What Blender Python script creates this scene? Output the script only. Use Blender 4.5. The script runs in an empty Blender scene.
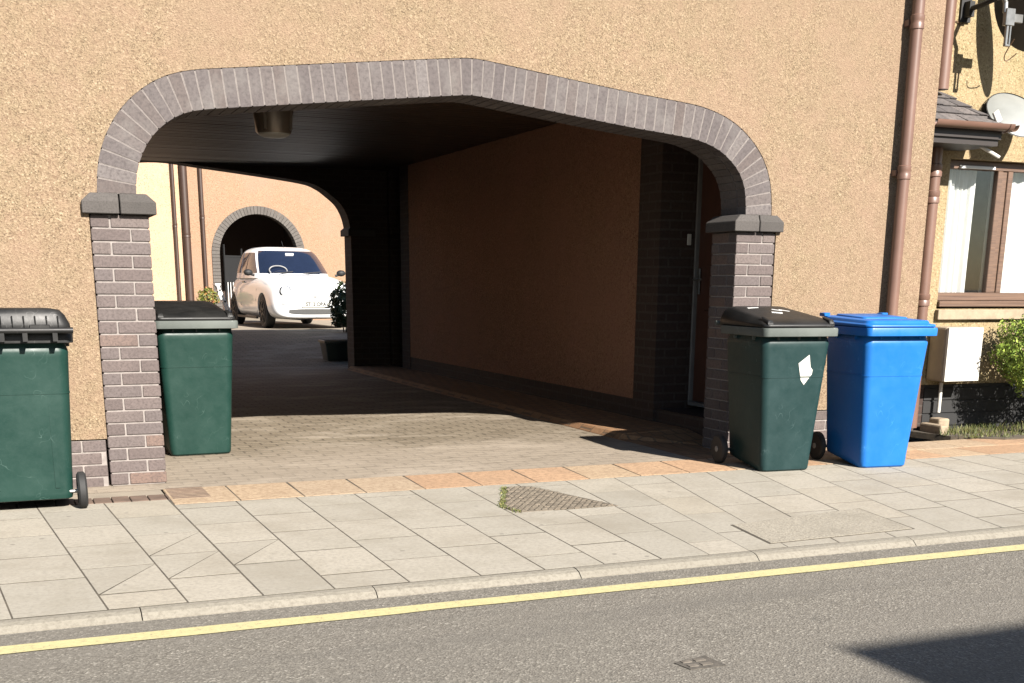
import bpy, bmesh, math, random
from mathutils import Vector, Matrix
random.seed(7)
scene = bpy.context.scene
C = scene.collection
R = math.radians

# ------------------------------------------------------------------ materials
def new_mat(name):
    m = bpy.data.materials.new(name); m.use_nodes = True
    nt = m.node_tree; b = nt.nodes['Principled BSDF']
    return m, nt, b
def N(nt, typ, **kw):
    n = nt.nodes.new(typ)
    for k, v in kw.items():
        if k in n.inputs: n.inputs[k].default_value = v
        else: setattr(n, k, v)
    return n
K = .50      # film exposure is set for the bright street, so reflectances sit at the low end of their real range
def k3(c): return tuple(x*K for x in c)
def kst(st): return [(p, k3(c)) for p, c in st]
def ramp(nt, fac, stops, interp='LINEAR'):
    r = nt.nodes.new('ShaderNodeValToRGB'); r.color_ramp.interpolation = interp
    e = r.color_ramp.elements
    while len(e) < len(stops): e.new(0.5)
    for i, (p, c) in enumerate(stops):
        e[i].position = p; e[i].color = (c[0], c[1], c[2], 1)
    nt.links.new(fac, r.inputs[0]); return r.outputs[0]
def mixc(nt, fac, a, b, mode='MIX'):
    m = nt.nodes.new('ShaderNodeMix'); m.data_type = 'RGBA'; m.blend_type = mode
    for sock, v in ((m.inputs[0], fac), (m.inputs[6], a), (m.inputs[7], b)):
        if isinstance(v, (int, float)): sock.default_value = v
        elif isinstance(v, tuple): sock.default_value = (v[0], v[1], v[2], 1)
        else: nt.links.new(v, sock)
    return m.outputs[2]
def coords(nt, scale=(1, 1, 1)):
    t = nt.nodes.new('ShaderNodeTexCoord'); mp = nt.nodes.new('ShaderNodeMapping')
    mp.inputs['Scale'].default_value = scale
    nt.links.new(t.outputs['Object'], mp.inputs[0]); return mp.outputs[0]
def noise(nt, vec, scale, detail=4, rough=.6):
    n = N(nt, 'ShaderNodeTexNoise', Scale=scale, Detail=detail, Roughness=rough)
    nt.links.new(vec, n.inputs['Vector']); return n.outputs['Fac']
def bump(nt, b, h, strength, dist):
    bp = N(nt, 'ShaderNodeBump', Strength=strength, Distance=dist)
    nt.links.new(h, bp.inputs['Height']); nt.links.new(bp.outputs[0], b.inputs['Normal'])
    return bp
def plain(name, col, rough=.5, metal=0, var=.12, scale=9, bmp=0, spec=.5, coat=0):
    m, nt, b = new_mat(name); v = coords(nt); col = k3(col)
    n = noise(nt, v, scale, 5)
    lo = tuple(c*(1-var) for c in col); hi = tuple(min(1, c*(1+var)) for c in col)
    nt.links.new(ramp(nt, n, [(.3, lo), (.7, hi)]), b.inputs['Base Color'])
    b.inputs['Roughness'].default_value = rough; b.inputs['Metallic'].default_value = metal
    b.inputs['Specular IOR Level'].default_value = spec
    if coat: b.inputs['Coat Weight'].default_value = coat
    if bmp: bump(nt, b, noise(nt, v, scale*12, 3), bmp, .004)
    return m
def harl(name, light, mid, dark, scale=75):
    m, nt, b = new_mat(name); v = coords(nt)
    light, mid, dark = k3(light), k3(mid), k3(dark)
    vo = N(nt, 'ShaderNodeTexVoronoi', Scale=scale, Randomness=1.0); nt.links.new(v, vo.inputs['Vector'])
    sep = nt.nodes.new('ShaderNodeSeparateColor'); nt.links.new(vo.outputs['Color'], sep.inputs[0])
    c1 = ramp(nt, sep.outputs[0], [(0, dark), (.28, mid), (.75, mid), (1, light)])
    n2 = noise(nt, v, scale*1.25, 3, .75)
    c2 = mixc(nt, ramp(nt, n2, [(.36, (1, 1, 1)), (.47, (0, 0, 0))]), c1, tuple(x*.30 for x in dark))
    hu = noise(nt, v, 7, 4, .7)
    c2 = mixc(nt, ramp(nt, hu, [(.42, (0, 0, 0)), (.66, (.4, .4, .4))]), c2, (light[0]*.78, light[1]*.66, light[2]*.70))
    pk = noise(nt, v, .8, 3, .6)
    c2 = mixc(nt, ramp(nt, pk, [(.45, (0, 0, 0)), (.65, (.5, .5, .5))]), c2, (mid[0]*1.06, mid[1]*.95, mid[2]*1.08))
    big = noise(nt, v, .9, 4, .6)
    c3 = mixc(nt, ramp(nt, big, [(.35, (0, 0, 0)), (.75, (.45, .45, .45))]), c2, tuple(x*.86 for x in mid))
    st = noise(nt, coords(nt, (2.2, 2.2, .22)), 2.4, 5, .65)
    c4 = mixc(nt, ramp(nt, st, [(.55, (0, 0, 0)), (.8, (.32, .32, .32))]), c3, tuple(x*.7 for x in mid))
    nt.links.new(c4, b.inputs['Base Color']); b.inputs['Roughness'].default_value = .95
    b.inputs['Specular IOR Level'].default_value = .15
    h = mixc(nt, .5, vo.outputs['Distance'], n2)
    bump(nt, b, h, .6, .010)
    return m
def island(name, stops, rough=.85, spots=None, bmp=.35, sc=60, dirt=None, varamt=1.0):
    """one colour per loose piece of the mesh (brick, slab) plus grain"""
    m, nt, b = new_mat(name); v = coords(nt)
    stops = kst(stops); spots = k3(spots) if spots else None; dirt = k3(dirt) if dirt else None
    g = nt.nodes.new('ShaderNodeNewGeometry')
    c = ramp(nt, g.outputs['Random Per Island'], stops)
    n = noise(nt, v, sc, 6, .75)
    c = mixc(nt, ramp(nt, n, [(.34, (.75, .75, .75)), (.55, (0, 0, 0))]), c, spots or tuple(x*.5 for x in stops[0][1]))
    n3 = noise(nt, v, 3.1, 5, .7)
    c = mixc(nt, ramp(nt, n3, [(.5, (0, 0, 0)), (.72, (.5, .5, .5))]), c, dirt or tuple(x*.62 for x in stops[0][1]))
    nt.links.new(c, b.inputs['Base Color']); b.inputs['Roughness'].default_value = rough
    b.inputs['Specular IOR Level'].default_value = .25
    bump(nt, b, n, bmp, .006)
    return m
def brick_tex(name, c1, c2, mortar, bw=.225, bh=.075, ms=.01, flat=False, rough=.85, patch=None):
    m, nt, b = new_mat(name); c1, c2, mortar = k3(c1), k3(c2), k3(mortar)
    t = nt.nodes.new('ShaderNodeTexCoord'); s = nt.nodes.new('ShaderNodeSeparateXYZ'); nt.links.new(t.outputs['Object'], s.inputs[0])
    cb = nt.nodes.new('ShaderNodeCombineXYZ')
    if flat:
        nt.links.new(s.outputs[0], cb.inputs[0]); nt.links.new(s.outputs[1], cb.inputs[1])
    else:
        a = N(nt, 'ShaderNodeMath', operation='ADD'); nt.links.new(s.outputs[0], a.inputs[0]); nt.links.new(s.outputs[1], a.inputs[1])
        nt.links.new(a.outputs[0], cb.inputs[0]); nt.links.new(s.outputs[2], cb.inputs[1])
    br = N(nt, 'ShaderNodeTexBrick', Scale=1.0)
    br.inputs['Brick Width'].default_value = bw; br.inputs['Row Height'].default_value = bh
    br.inputs['Mortar Size'].default_value = ms; br.inputs['Mortar Smooth'].default_value = .2; br.inputs['Bias'].default_value = 0
    br.inputs['Color1'].default_value = (*c1, 1); br.inputs['Color2'].default_value = (*c2, 1); br.inputs['Mortar'].default_value = (*mortar, 1)
    nt.links.new(cb.outputs[0], br.inputs['Vector'])
    v = coords(nt)
    n = noise(nt, v, 45, 5, .7)
    c = mixc(nt, ramp(nt, n, [(.3, (.6, .6, .6)), (.6, (0, 0, 0))]), br.outputs['Color'], tuple(x*.55 for x in c1))
    n3 = noise(nt, v, 1.3, 5, .7)
    c = mixc(nt, ramp(nt, n3, [(.45, (0, 0, 0)), (.75, (.55, .55, .55))]), c, tuple(x*.7 for x in c2))
    if patch:
        n4 = noise(nt, coords(nt, (.5, 1.1, 1)), 1.5, 5, .7)
        c = mixc(nt, ramp(nt, n4, [(.50, (0, 0, 0)), (.66, (.75, .75, .75))]), c, k3(patch))
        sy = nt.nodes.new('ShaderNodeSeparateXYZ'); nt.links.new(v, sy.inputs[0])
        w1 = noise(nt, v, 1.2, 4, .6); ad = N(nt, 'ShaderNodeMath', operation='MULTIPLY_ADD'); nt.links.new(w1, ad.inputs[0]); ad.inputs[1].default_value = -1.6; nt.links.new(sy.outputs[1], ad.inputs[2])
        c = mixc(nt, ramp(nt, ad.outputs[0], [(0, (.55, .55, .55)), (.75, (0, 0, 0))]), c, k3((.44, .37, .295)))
        n5 = noise(nt, coords(nt, (1, 3, 1)), 5, 6, .8)
        c = mixc(nt, ramp(nt, n5, [(.52, (0, 0, 0)), (.68, (.6, .6, .6))]), c, k3(tuple(x*.6 for x in c1)))
    nt.links.new(c, b.inputs['Base Color']); b.inputs['Roughness'].default_value = rough
    b.inputs['Specular IOR Level'].default_value = .25
    inv = N(nt, 'ShaderNodeMath', operation='SUBTRACT'); inv.inputs[0].default_value = 1; nt.links.new(br.outputs['Fac'], inv.inputs[1])
    h = N(nt, 'ShaderNodeMath', operation='MULTIPLY_ADD'); nt.links.new(n, h.inputs[0]); h.inputs[1].default_value = .5; nt.links.new(inv.outputs[0], h.inputs[2])
    bump(nt, b, h.outputs[0], .6, .006)
    return m
def asphalt(name):
    m, nt, b = new_mat(name); v = coords(nt)
    vo = N(nt, 'ShaderNodeTexVoronoi', Scale=125.0); nt.links.new(v, vo.inputs['Vector'])
    sep = nt.nodes.new('ShaderNodeSeparateColor'); nt.links.new(vo.outputs['Color'], sep.inputs[0])
    c = ramp(nt, sep.outputs[0], kst([(0, (.135, .122, .101)), (.45, (.225, .205, .174)), (.86, (.265, .243, .206)), (1, (.44, .41, .35))]))
    n = noise(nt, v, 150, 3, .75)
    c = mixc(nt, ramp(nt, n, [(.36, (.7, .7, .7)), (.50, (0, 0, 0))]), c, k3((.115, .102, .083)))
    big = noise(nt, coords(nt, (.5, 1.6, 1)), 1.3, 5, .6)
    c = mixc(nt, ramp(nt, big, [(.35, (0, 0, 0)), (.7, (.55, .55, .55))]), c, k3((.205, .187, .16)))
    tr = noise(nt, coords(nt, (.16, 2.6, 1)), 1.1, 4, .6)
    c = mixc(nt, ramp(nt, tr, [(.5, (0, 0, 0)), (.68, (.55, .55, .55))]), c, k3((.15, .138, .12)))
    pk = noise(nt, v, 6, 5, .75)
    c = mixc(nt, ramp(nt, pk, [(.60, (0, 0, 0)), (.70, (.5, .5, .5))]), c, k3((.13, .12, .105)))
    nt.links.new(c, b.inputs['Base Color']); b.inputs['Roughness'].default_value = .9
    b.inputs['Specular IOR Level'].default_value = .25
    bump(nt, b, mixc(nt, .5, vo.outputs['Distance'], n), .7, .008)
    return m
def plastic(name, col, faded, rough=.38, streak=.6):
    """bin plastic: faded patches, scuffs and fine scratches"""
    m, nt, b = new_mat(name); v = coords(nt); col, faded = k3(col), k3(faded)
    n = noise(nt, v, 3.5, 5, .65)
    c = ramp(nt, n, [(.35, col), (.72, tuple(a*.55+f*.45 for a, f in zip(col, faded)))])
    sc = noise(nt, coords(nt, (5, 5, 45)), 3.0, 6, .75)
    c = mixc(nt, ramp(nt, sc, [(.62, (0, 0, 0)), (.78, (streak,)*3)]), c, faded)
    vs = N(nt, 'ShaderNodeTexVoronoi', Scale=9.0, feature='DISTANCE_TO_EDGE')
    wv = N(nt, 'ShaderNodeTexNoise', Scale=6.0); nt.links.new(v, wv.inputs['Vector'])
    nt.links.new(mixc(nt, .45, v, wv.outputs['Color']), vs.inputs['Vector'])
    msk = noise(nt, v, 5.0, 2)
    e = ramp(nt, vs.outputs['Distance'], [(0, (1, 1, 1)), (.012, (0, 0, 0))])
    e2 = mixc(nt, 1.0, e, ramp(nt, msk, [(.56, (0, 0, 0)), (.66, (.7, .7, .7))]), 'MULTIPLY')
    c = mixc(nt, e2, c, tuple(min(1, f*1.5+.03) for f in faded))
    dz = noise(nt, v, 14, 4, .7)
    nt.links.new(c, b.inputs['Base Color'])
    rr = N(nt, 'ShaderNodeMapRange'); rr.inputs[3].default_value = rough-.06; rr.inputs[4].default_value = rough+.22
    nt.links.new(dz, rr.inputs[0]); nt.links.new(rr.outputs[0], b.inputs['Roughness'])
    b.inputs['Specular IOR Level'].default_value = .22
    bump(nt, b, noise(nt, v, 22, 3), .06, .01)
    return m
def glass_mat(name, tint=(.95, .96, .96)):
    m, nt, b = new_mat(name); nt.nodes.remove(b)
    tr = N(nt, 'ShaderNodeBsdfTransparent'); tr.inputs[0].default_value = (*tint, 1)
    gl = N(nt, 'ShaderNodeBsdfGlossy', Roughness=.02)
    lw = N(nt, 'ShaderNodeLayerWeight', Blend=.5); pw = N(nt, 'ShaderNodeMath', operation='POWER'); nt.links.new(lw.outputs['Facing'], pw.inputs[0]); pw.inputs[1].default_value = 4
    fr = N(nt, 'ShaderNodeMath', operation='MULTIPLY_ADD'); nt.links.new(pw.outputs[0], fr.inputs[0]); fr.inputs[1].default_value = .8; fr.inputs[2].default_value = .04; mx = nt.nodes.new('ShaderNodeMixShader')
    nt.links.new(fr.outputs[0], mx.inputs[0]); nt.links.new(tr.outputs[0], mx.inputs[1]); nt.links.new(gl.outputs[0], mx.inputs[2])
    nt.links.new(mx.outputs[0], nt.nodes['Material Output'].inputs[0]); return m
def leafmat(name, a, bcol, c3=None):
    m, nt, b = new_mat(name)
    g = nt.nodes.new('ShaderNodeNewGeometry')
    st = kst([(0, a), (.7, bcol)] + ([(1, c3)] if c3 else []))
    nt.links.new(ramp(nt, g.outputs['Random Per Island'], st), b.inputs['Base Color'])
    b.inputs['Roughness'].default_value = .55; b.inputs['Specular IOR Level'].default_value = .35
    return m
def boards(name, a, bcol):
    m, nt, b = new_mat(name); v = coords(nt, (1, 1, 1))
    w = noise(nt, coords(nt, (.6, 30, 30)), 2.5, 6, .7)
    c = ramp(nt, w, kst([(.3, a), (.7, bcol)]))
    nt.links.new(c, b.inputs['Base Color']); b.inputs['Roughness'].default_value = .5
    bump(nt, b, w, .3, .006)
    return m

M = {}
M['harl'] = harl('peach_harl', (.455, .352, .236), (.302, .226, .144), (.182, .123, .076), 110)
M['harl2'] = harl('yellow_harl', (.55, .455, .275), (.39, .31, .17), (.17, .125, .058), 80)
M['harl_in'] = harl('passage_harl', (.50, .28, .175), (.40, .215, .13), (.28, .14, .08), 70)
M['peach'] = harl('court_peach_render', (.46, .31, .205), (.41, .27, .175), (.36, .225, .14), 40)
M['cream'] = harl('court_cream_render', (.68, .475, .31), (.64, .44, .285), (.59, .395, .25), 40)
BR = [(0, (.135, .108, .102)), (.3, (.170, .135, .126)), (.6, (.150, .125, .121)), (.85, (.185, .150, .138)), (.95, (.205, .145, .122)), (1, (.21, .14, .11))]
M['brick'] = island('purple_brick', BR, .85, sc=65)
M['vouss'] = island('arch_brick', [(0, (.115, .098, .097)), (.35, (.135, .116, .113)), (.7, (.15, .13, .125)), (.9, (.13, .105, .097)), (1, (.185, .165, .16))], .85, sc=48, dirt=(.24, .225, .21), varamt=1)
M['cap'] = island('cap_stone', [(0, (.08, .072, .066)), (1, (.105, .094, .087))], .8, sc=120)
M['mortar'] = plain('mortar', (.30, .265, .245), .95, var=.2, scale=25, bmp=.3)
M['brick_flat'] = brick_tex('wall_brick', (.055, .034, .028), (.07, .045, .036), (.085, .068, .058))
M['brick_lt'] = brick_tex('court_brick', (.22, .19, .17), (.27, .23, .21), (.36, .33, .30))
M['slab'] = island('grey_slab', [(0, (.385, .355, .295)), (.25, (.45, .412, .342)), (.6, (.41, .38, .318)), (.85, (.475, .433, .358)), (1, (.43, .385, .305))], .88, sc=45, spots=(.29, .265, .22), bmp=.25, dirt=(.30, .272, .215))
M['orange'] = island('orange_slab', [(0, (.46, .295, .18)), (.4, (.54, .35, .215)), (.7, (.52, .385, .25)), (1, (.47, .365, .255))], .9, sc=30, bmp=.25, dirt=(.30, .20, .13))
def gum(m, scale, size, col):
    nt = m.node_tree; b = nt.nodes['Principled BSDF']; src = b.inputs['Base Color'].links[0].from_socket; v = coords(nt)
    vo = N(nt, 'ShaderNodeTexVoronoi', Scale=scale, Randomness=1.0); nt.links.new(v, vo.inputs['Vector'])
    sp = nt.nodes.new('ShaderNodeSeparateColor'); nt.links.new(vo.outputs['Color'], sp.inputs[0])
    d = ramp(nt, vo.outputs['Distance'], [(size*.7, (1, 1, 1)), (size, (0, 0, 0))]); k = ramp(nt, sp.outputs[0], [(.55, (0, 0, 0)), (.6, (.65, .65, .65))])
    f = mixc(nt, 1.0, d, k, 'MULTIPLY'); nt.links.new(mixc(nt, f, src, k3(col)), b.inputs['Base Color'])
    st = noise(nt, v, 1.7, 6, .7); src = b.inputs['Base Color'].links[0].from_socket
    nt.links.new(mixc(nt, ramp(nt, st, [(.48, (0, 0, 0)), (.7, (.5, .5, .5))]), src, k3((.27, .235, .18))), b.inputs['Base Color'])
gum(M['slab'], 7, .10, (.17, .155, .13))
M['grout'] = plain('joint_dirt', (.085, .07, .048), .95, var=.5, scale=6, bmp=.3)
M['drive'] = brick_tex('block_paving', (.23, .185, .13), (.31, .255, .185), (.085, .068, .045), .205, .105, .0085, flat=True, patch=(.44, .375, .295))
M['footpave'] = brick_tex('edge_paving', (.33, .175, .085), (.40, .23, .12), (.16, .11, .07), .105, .21, .008, flat=True)
M['kerb'] = island('kerb_stone', [(0, (.262, .24, .197)), (1, (.292, .267, .22))], .9, sc=55, spots=(.17, .15, .12), bmp=.5, dirt=(.22, .2, .165))
M['asphalt'] = asphalt('asphalt')
M['yellow'] = None
M['concrete'] = island('cover_concrete', [(0, (.40, .36, .29)), (1, (.44, .40, .325))], .95, sc=75, spots=(.15, .13, .10), bmp=.8)
M['sett'] = island('sett_stone', [(0, (.15, .125, .095)), (.5, (.22, .185, .14)), (1, (.27, .22, .165))], .9, sc=90)
M['grate'] = plain('grate_brown', (.16, .105, .075), .8, var=.3)
M['iron'] = plain('cast_iron', (.06, .055, .05), .6, .3, var=.3, scale=40, bmp=.3)
M['pipe'] = plain('brown_pvc', (.19, .104, .075), .42, var=.14, scale=4)
M['pipe_dk'] = plain('dark_brown_paint', (.055, .026, .015), .5, var=.12)
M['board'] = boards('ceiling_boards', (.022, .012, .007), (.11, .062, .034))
M['slate'] = island('roof_slate', [(0, (.105, .095, .095)), (.5, (.15, .135, .13)), (1, (.20, .175, .165))], .75, sc=30)
M['fascia'] = plain('dark_fascia', (.018, .010, .007), .5)
M['wood'] = boards('window_timber', (.085, .045, .028), (.20, .115, .07))
M['sill'] = plain('stone_sill', (.36, .28, .19), .9, var=.2, scale=14, bmp=.4)
M['black'] = plain('black_paint', (.003, .003, .0035), .7, var=.3)
M['black_plastic'] = plastic('black_plastic', (.007, .0075, .008), (.055, .053, .05), .38, .3)
M['rubber'] = plain('tyre_rubber', (.012, .012, .012), .75, var=.3, scale=30)
M['hub'] = plain('grey_hub', (.26, .26, .25), .5, var=.2)
M['steel'] = plain('galvanised', (.42, .42, .41), .35, .8, var=.2, scale=18)
M['green1'] = plastic('green_plastic', (.007, .036, .0275), (.027, .070, .056), .36, .6)
M['green3'] = plastic('weathered_green_plastic', (.007, .031, .031), (.029, .066, .067), .42, .6)
M['rim_faded'] = plastic('faded_rim_plastic', (.075, .088, .080), (.23, .25, .23), .6, .9)
M['blue'] = plastic('blue_plastic', (.011, .148, .52), (.03, .215, .58), .32, .25)
M['white'] = plain('white_paint_and_lit_bars', (.78, .78, .76), .45, var=.04)
M['box_white'] = plain('white_box_plastic', (.70, .68, .62), .45, var=.06)
M['curtain'] = plain('net_curtain', (.80, .80, .78), .9, var=.05)
M['room'] = plain('room_dark', (.26, .28, .30), .9)
M['glass'] = glass_mat('window_glass')
M['dish_dk'] = plain('dark_mesh_dish', (.05, .05, .052), .55, var=.2, scale=30)
M['dish_lt'] = plain('grey_dish', (.27, .28, .265), .5, var=.08, scale=8)
M['car'] = plain('white_car_paint', (1.1, 1.11, 1.12), .22, var=.01, coat=.6)
M['car_glass'] = plain('dark_car_glass', (.012, .018, .04), .06, var=.1, spec=.8)
M['chrome'] = plain('chrome', (.7, .7, .7), .12, 1.0, var=.02)
M['lamp_glass'] = plain('headlamp_glass', (.62, .64, .66), .15, .1, var=.1)
M['plate'] = plain('plate_white', (.72, .72, .66), .5, var=.03)
M['ink'] = plain('plate_ink', (.02, .02, .025), .5)
M['door'] = plain('brown_door', (.11, .05, .035), .4, var=.12)
M['leaf'] = leafmat('box_leaf', (.14, .23, .03), (.34, .48, .06), (.52, .60, .12))
M['leaf_dk'] = leafmat('shrub_leaf', (.02, .04, .012), (.05, .085, .02))
M['leaf_yl'] = leafmat('flower_leaf', (.08, .13, .02), (.22, .22, .03), (.35, .10, .04))
M['grass'] = leafmat('grass_blade', (.06, .09, .015), (.17, .18, .05), (.28, .24, .10))
M['twig'] = plain('twig', (.09, .06, .04), .9)
M['soil'] = plain('soil', (.085, .065, .042), .95, var=.5, scale=12, bmp=.6)
M['ground'] = plain('ground_earth', (.16, .14, .11), .95, var=.3, scale=2, bmp=.3)
M['court'] = plain('court_concrete', (.33, .28, .215), .9, var=.2, scale=3, bmp=.3)
M['planter'] = plain('planter_green', (.02, .04, .035), .5, var=.2)
M['cable'] = plain('cable', (.14, .07, .03), .6)

def yellow_paint():
    m, nt, b = new_mat('worn_yellow_paint'); v = coords(nt)
    n = noise(nt, v, 55, 5, .8); n2 = noise(nt, v, 4, 4, .7)
    c = ramp(nt, n, kst([(.34, (.28, .25, .17)), (.44, (.55, .49, .24)), (.7, (.63, .57, .30))]))
    c = mixc(nt, ramp(nt, n2, [(.5, (0, 0, 0)), (.75, (.4, .4, .4))]), c, k3((.55, .50, .33)))
    nt.links.new(c, b.inputs['Base Color']); b.inputs['Roughness'].default_value = .8
    bump(nt, b, n, .5, .004); return m
M['yellow'] = yellow_paint()

# ------------------------------------------------------------------ mesh helpers
def obj(name, bm, mats, parent=None, smooth=False, bevel=0, recalc=True):
    if recalc: bmesh.ops.recalc_face_normals(bm, faces=bm.faces)
    if bevel:
        es = [e for e in bm.edges if len(e.link_faces) == 2 and e.calc_face_angle(0) > .6]
        bmesh.ops.bevel(bm, geom=es, offset=bevel, segments=1 if bevel < .006 else 2, affect='EDGES', profile=.5, clamp_overlap=True)
    if smooth:
        for f in bm.faces: f.smooth = True
    me = bpy.data.meshes.new(name); bm.to_mesh(me); bm.free()
    if not isinstance(mats, (list, tuple)): mats = [mats]
    for m in mats: me.materials.append(m)
    if smooth:
        try: me.set_sharp_from_angle(angle=R(38))
        except Exception: pass
    o = bpy.data.objects.new(name, me); C.objects.link(o)
    if parent: o.parent = parent
    return o
def thing(name, label, cat, loc=(0, 0, 0), rz=0, group=None):
    o = bpy.data.objects.new(name, None); C.objects.link(o); o.empty_display_size = .1
    o.location = loc; o.rotation_euler = (0, 0, rz); o['label'] = label; o['category'] = cat
    if group: o['group'] = group
    return o
def tag(o, label, cat, group=None, kind=None):
    o['label'] = label; o['category'] = cat
    if group: o['group'] = group
    if kind: o['kind'] = kind
    return o
def struct(name, bm, mats, **kw):
    o = obj(name, bm, mats, **kw); o['kind'] = 'structure'; return o
def nb(): return bmesh.new()
def box(bm, x0, x1, y0, y1, z0, z1, mi=0):
    vs = [bm.verts.new(p) for p in ((x0, y0, z0), (x1, y0, z0), (x1, y1, z0), (x0, y1, z0), (x0, y0, z1), (x1, y0, z1), (x1, y1, z1), (x0, y1, z1))]
    fs = [bm.faces.new([vs[i] for i in q]) for q in ((0, 3, 2, 1), (4, 5, 6, 7), (0, 1, 5, 4), (1, 2, 6, 5), (2, 3, 7, 6), (3, 0, 4, 7))]
    for f in fs: f.material_index = mi
    return vs
def prism(bm, pts, off, mi=0):
    """closed polygon pts (3d) extruded by vector off"""
    off = Vector(off)
    a = [bm.verts.new(p) for p in pts]; b = [bm.verts.new(Vector(p)+off) for p in pts]
    n = len(pts); fs = [bm.faces.new(a), bm.faces.new(b[::-1])]
    for i in range(n): fs.append(bm.faces.new((a[i], b[i], b[(i+1) % n], a[(i+1) % n])))
    for f in fs: f.material_index = mi
    return fs
def loft(bm, rings, cap=True, mi=0, closed=True):
    vr = [[bm.verts.new(p) for p in r] for r in rings]
    n = len(rings[0]); fs = []
    for a, b in zip(vr, vr[1:]):
        for i in range(n if closed else n-1):
            fs.append(bm.faces.new((a[i], a[(i+1) % n], b[(i+1) % n], b[i])))
    if cap:
        fs.append(bm.faces.new(vr[0][::-1])); fs.append(bm.faces.new(vr[-1]))
    for f in fs: f.material_index = mi
    return vr
def tube(bm, pts, rad, seg=10, mi=0, cap=True):
    pts = [Vector(p) for p in pts]; rings = []
    rads = rad if isinstance(rad, (list, tuple)) else [rad]*len(pts)
    up = None
    for i, p in enumerate(pts):
        d = (pts[min(i+1, len(pts)-1)]-pts[max(i-1, 0)]).normalized()
        if up is None: up = Vector((0, 0, 1)) if abs(d.z) < .9 else Vector((1, 0, 0))
        s = d.cross(up).normalized(); u = s.cross(d).normalized(); up = u
        rings.append([p+(s*math.cos(2*math.pi*k/seg)+u*math.sin(2*math.pi*k/seg))*rads[i] for k in range(seg)])
    loft(bm, rings, cap, mi)
def lathe(bm, prof, seg=24, axis='Z', origin=(0, 0, 0), mi=0):
    o = Vector(origin); rings = []
    for r, h in prof:
        r = max(r, .0006)
        ring = []
        for k in range(seg):
            a = 2*math.pi*k/seg; c, s = r*math.cos(a), r*math.sin(a)
            ring.append(o+Vector({'Z': (c, s, h), 'X': (h, c, s), 'Y': (c, h, s)}[axis]))
        rings.append(ring)
    loft(bm, rings, True, mi)
def rrect(hx, hy, r, z, cx=0, cy=0, seg=4):
    pts = []
    for qx, qy, a0 in ((1, 1, 0), (-1, 1, 90), (-1, -1, 180), (1, -1, 270)):
        for k in range(seg+1):
            a = R(a0+90*k/seg)
            pts.append((cx+qx*(hx-r)+r*math.cos(a), cy+qy*(hy-r)+r*math.sin(a), z))
    return pts
def catmull(pts, per=8):
    out = []; P = [pts[0]]+list(pts)+[pts[-1]]
    for i in range(1, len(P)-2):
        a, b, c, d = P[i-1], P[i], P[i+1], P[i+2]
        for k in range(per):
            t = k/per
            out.append(tuple(.5*((2*b[j])+(-a[j]+c[j])*t+(2*a[j]-5*b[j]+4*c[j]-d[j])*t*t+(-a[j]+3*b[j]-3*c[j]+d[j])*t**3) for j in range(len(b))))
    out.append(tuple(pts[-1])); return out
def text_mesh(name, body, size, mat, parent, loc, rot, extrude=.002, squash=1):
    cu = bpy.data.curves.new(name, 'FONT'); cu.body = body; cu.size = size; cu.extrude = extrude; cu.offset = .004; cu.align_x = 'CENTER'; cu.align_y = 'CENTER'
    t = bpy.data.objects.new(name+'_src', cu); C.objects.link(t)
    dg = bpy.context.evaluated_depsgraph_get(); me = bpy.data.meshes.new_from_object(t.evaluated_get(dg))
    bpy.data.objects.remove(t); me.materials.clear(); me.materials.append(mat); me.name = name
    o = bpy.data.objects.new(name, me); C.objects.link(o); o.parent = parent; o.location = loc; o.rotation_euler = rot; o.scale = (squash, 1, 1)
    return o
def bake(o, cutters=()):
    for c in cutters:
        m = o.modifiers.new('b', 'BOOLEAN'); m.object = c; m.operation = 'DIFFERENCE'; m.solver = 'EXACT'
    dg = bpy.context.evaluated_depsgraph_get(); dg.update()
    me = bpy.data.meshes.new_from_object(o.evaluated_get(dg)); o.modifiers.clear(); o.data = me
    for c in cutters: bpy.data.objects.remove(c)

# ------------------------------------------------------------------ ground
PZ = -.0008
bm = nb()
g = 400
vs = [bm.verts.new(p) for p in ((-g, -g, -.09), (g, -g, -.09), (g, g, -.09), (-g, g, -.09))]; bm.faces.new(vs)
struct('ground', bm, M['ground'])
# road: one gently crowned sheet
bm = nb()
ys = [-3.0, -3.3, -4, -5.5, -7, -9, -10.5]
zs = [-.034, -.033, -.03, -.025, -.03, -.04, -.05]
rows = [[bm.verts.new((x, y, z)) for x in (-60, -20, 0, 20, 60)] for y, z in zip(ys, zs)]
for a, b in zip(rows, rows[1:]):
    for i in range(4): bm.faces.new((a[i], a[i+1], b[i+1], b[i]))
struct('road', bm, M['asphalt'])
# yellow line
bm = nb()
prev = None
xs = [-60+i*.25 for i in range(481)]
for x in xs:
    w = random.uniform(-.004, .004)
    a = bm.verts.new((x, -3.195+w, -.0290)); b = bm.verts.new((x, -3.292+random.uniform(-.006, .006), -.0288))
    if prev: bm.faces.new((prev[0], a, b, prev[1]))
    prev = (a, b)
struct('yellow_line', bm, M['yellow'])
# far pavement
bm = nb(); box(bm, -60, 60, -12.2, -10.5, -.08, .03); struct('far_pavement', bm, M['slab'])
# kerb stones
bm = nb(); x = -.14-.92*30; KG = .0022
def kback(x): return -2.945
while x < 40:
    L = .92; g_ = KG
    dz = random.uniform(-.0012, .0004); kb = kback(x+.3); drop = 0
    prof = [(kb, dz), (-2.975, dz-.002), (-3.0, dz-.009), (-3.024, -.029), (-3.03, -.09), (kb, -.09)]
    prism(bm, [(x+g_, y, z) for y, z in prof], (L-2*g_, 0, 0)); x += L
struct('kerb', bm, M['kerb'])
def kerb_at(x): return kback(-.14+.92*math.floor((x+.14)/.92)+.3)
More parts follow.
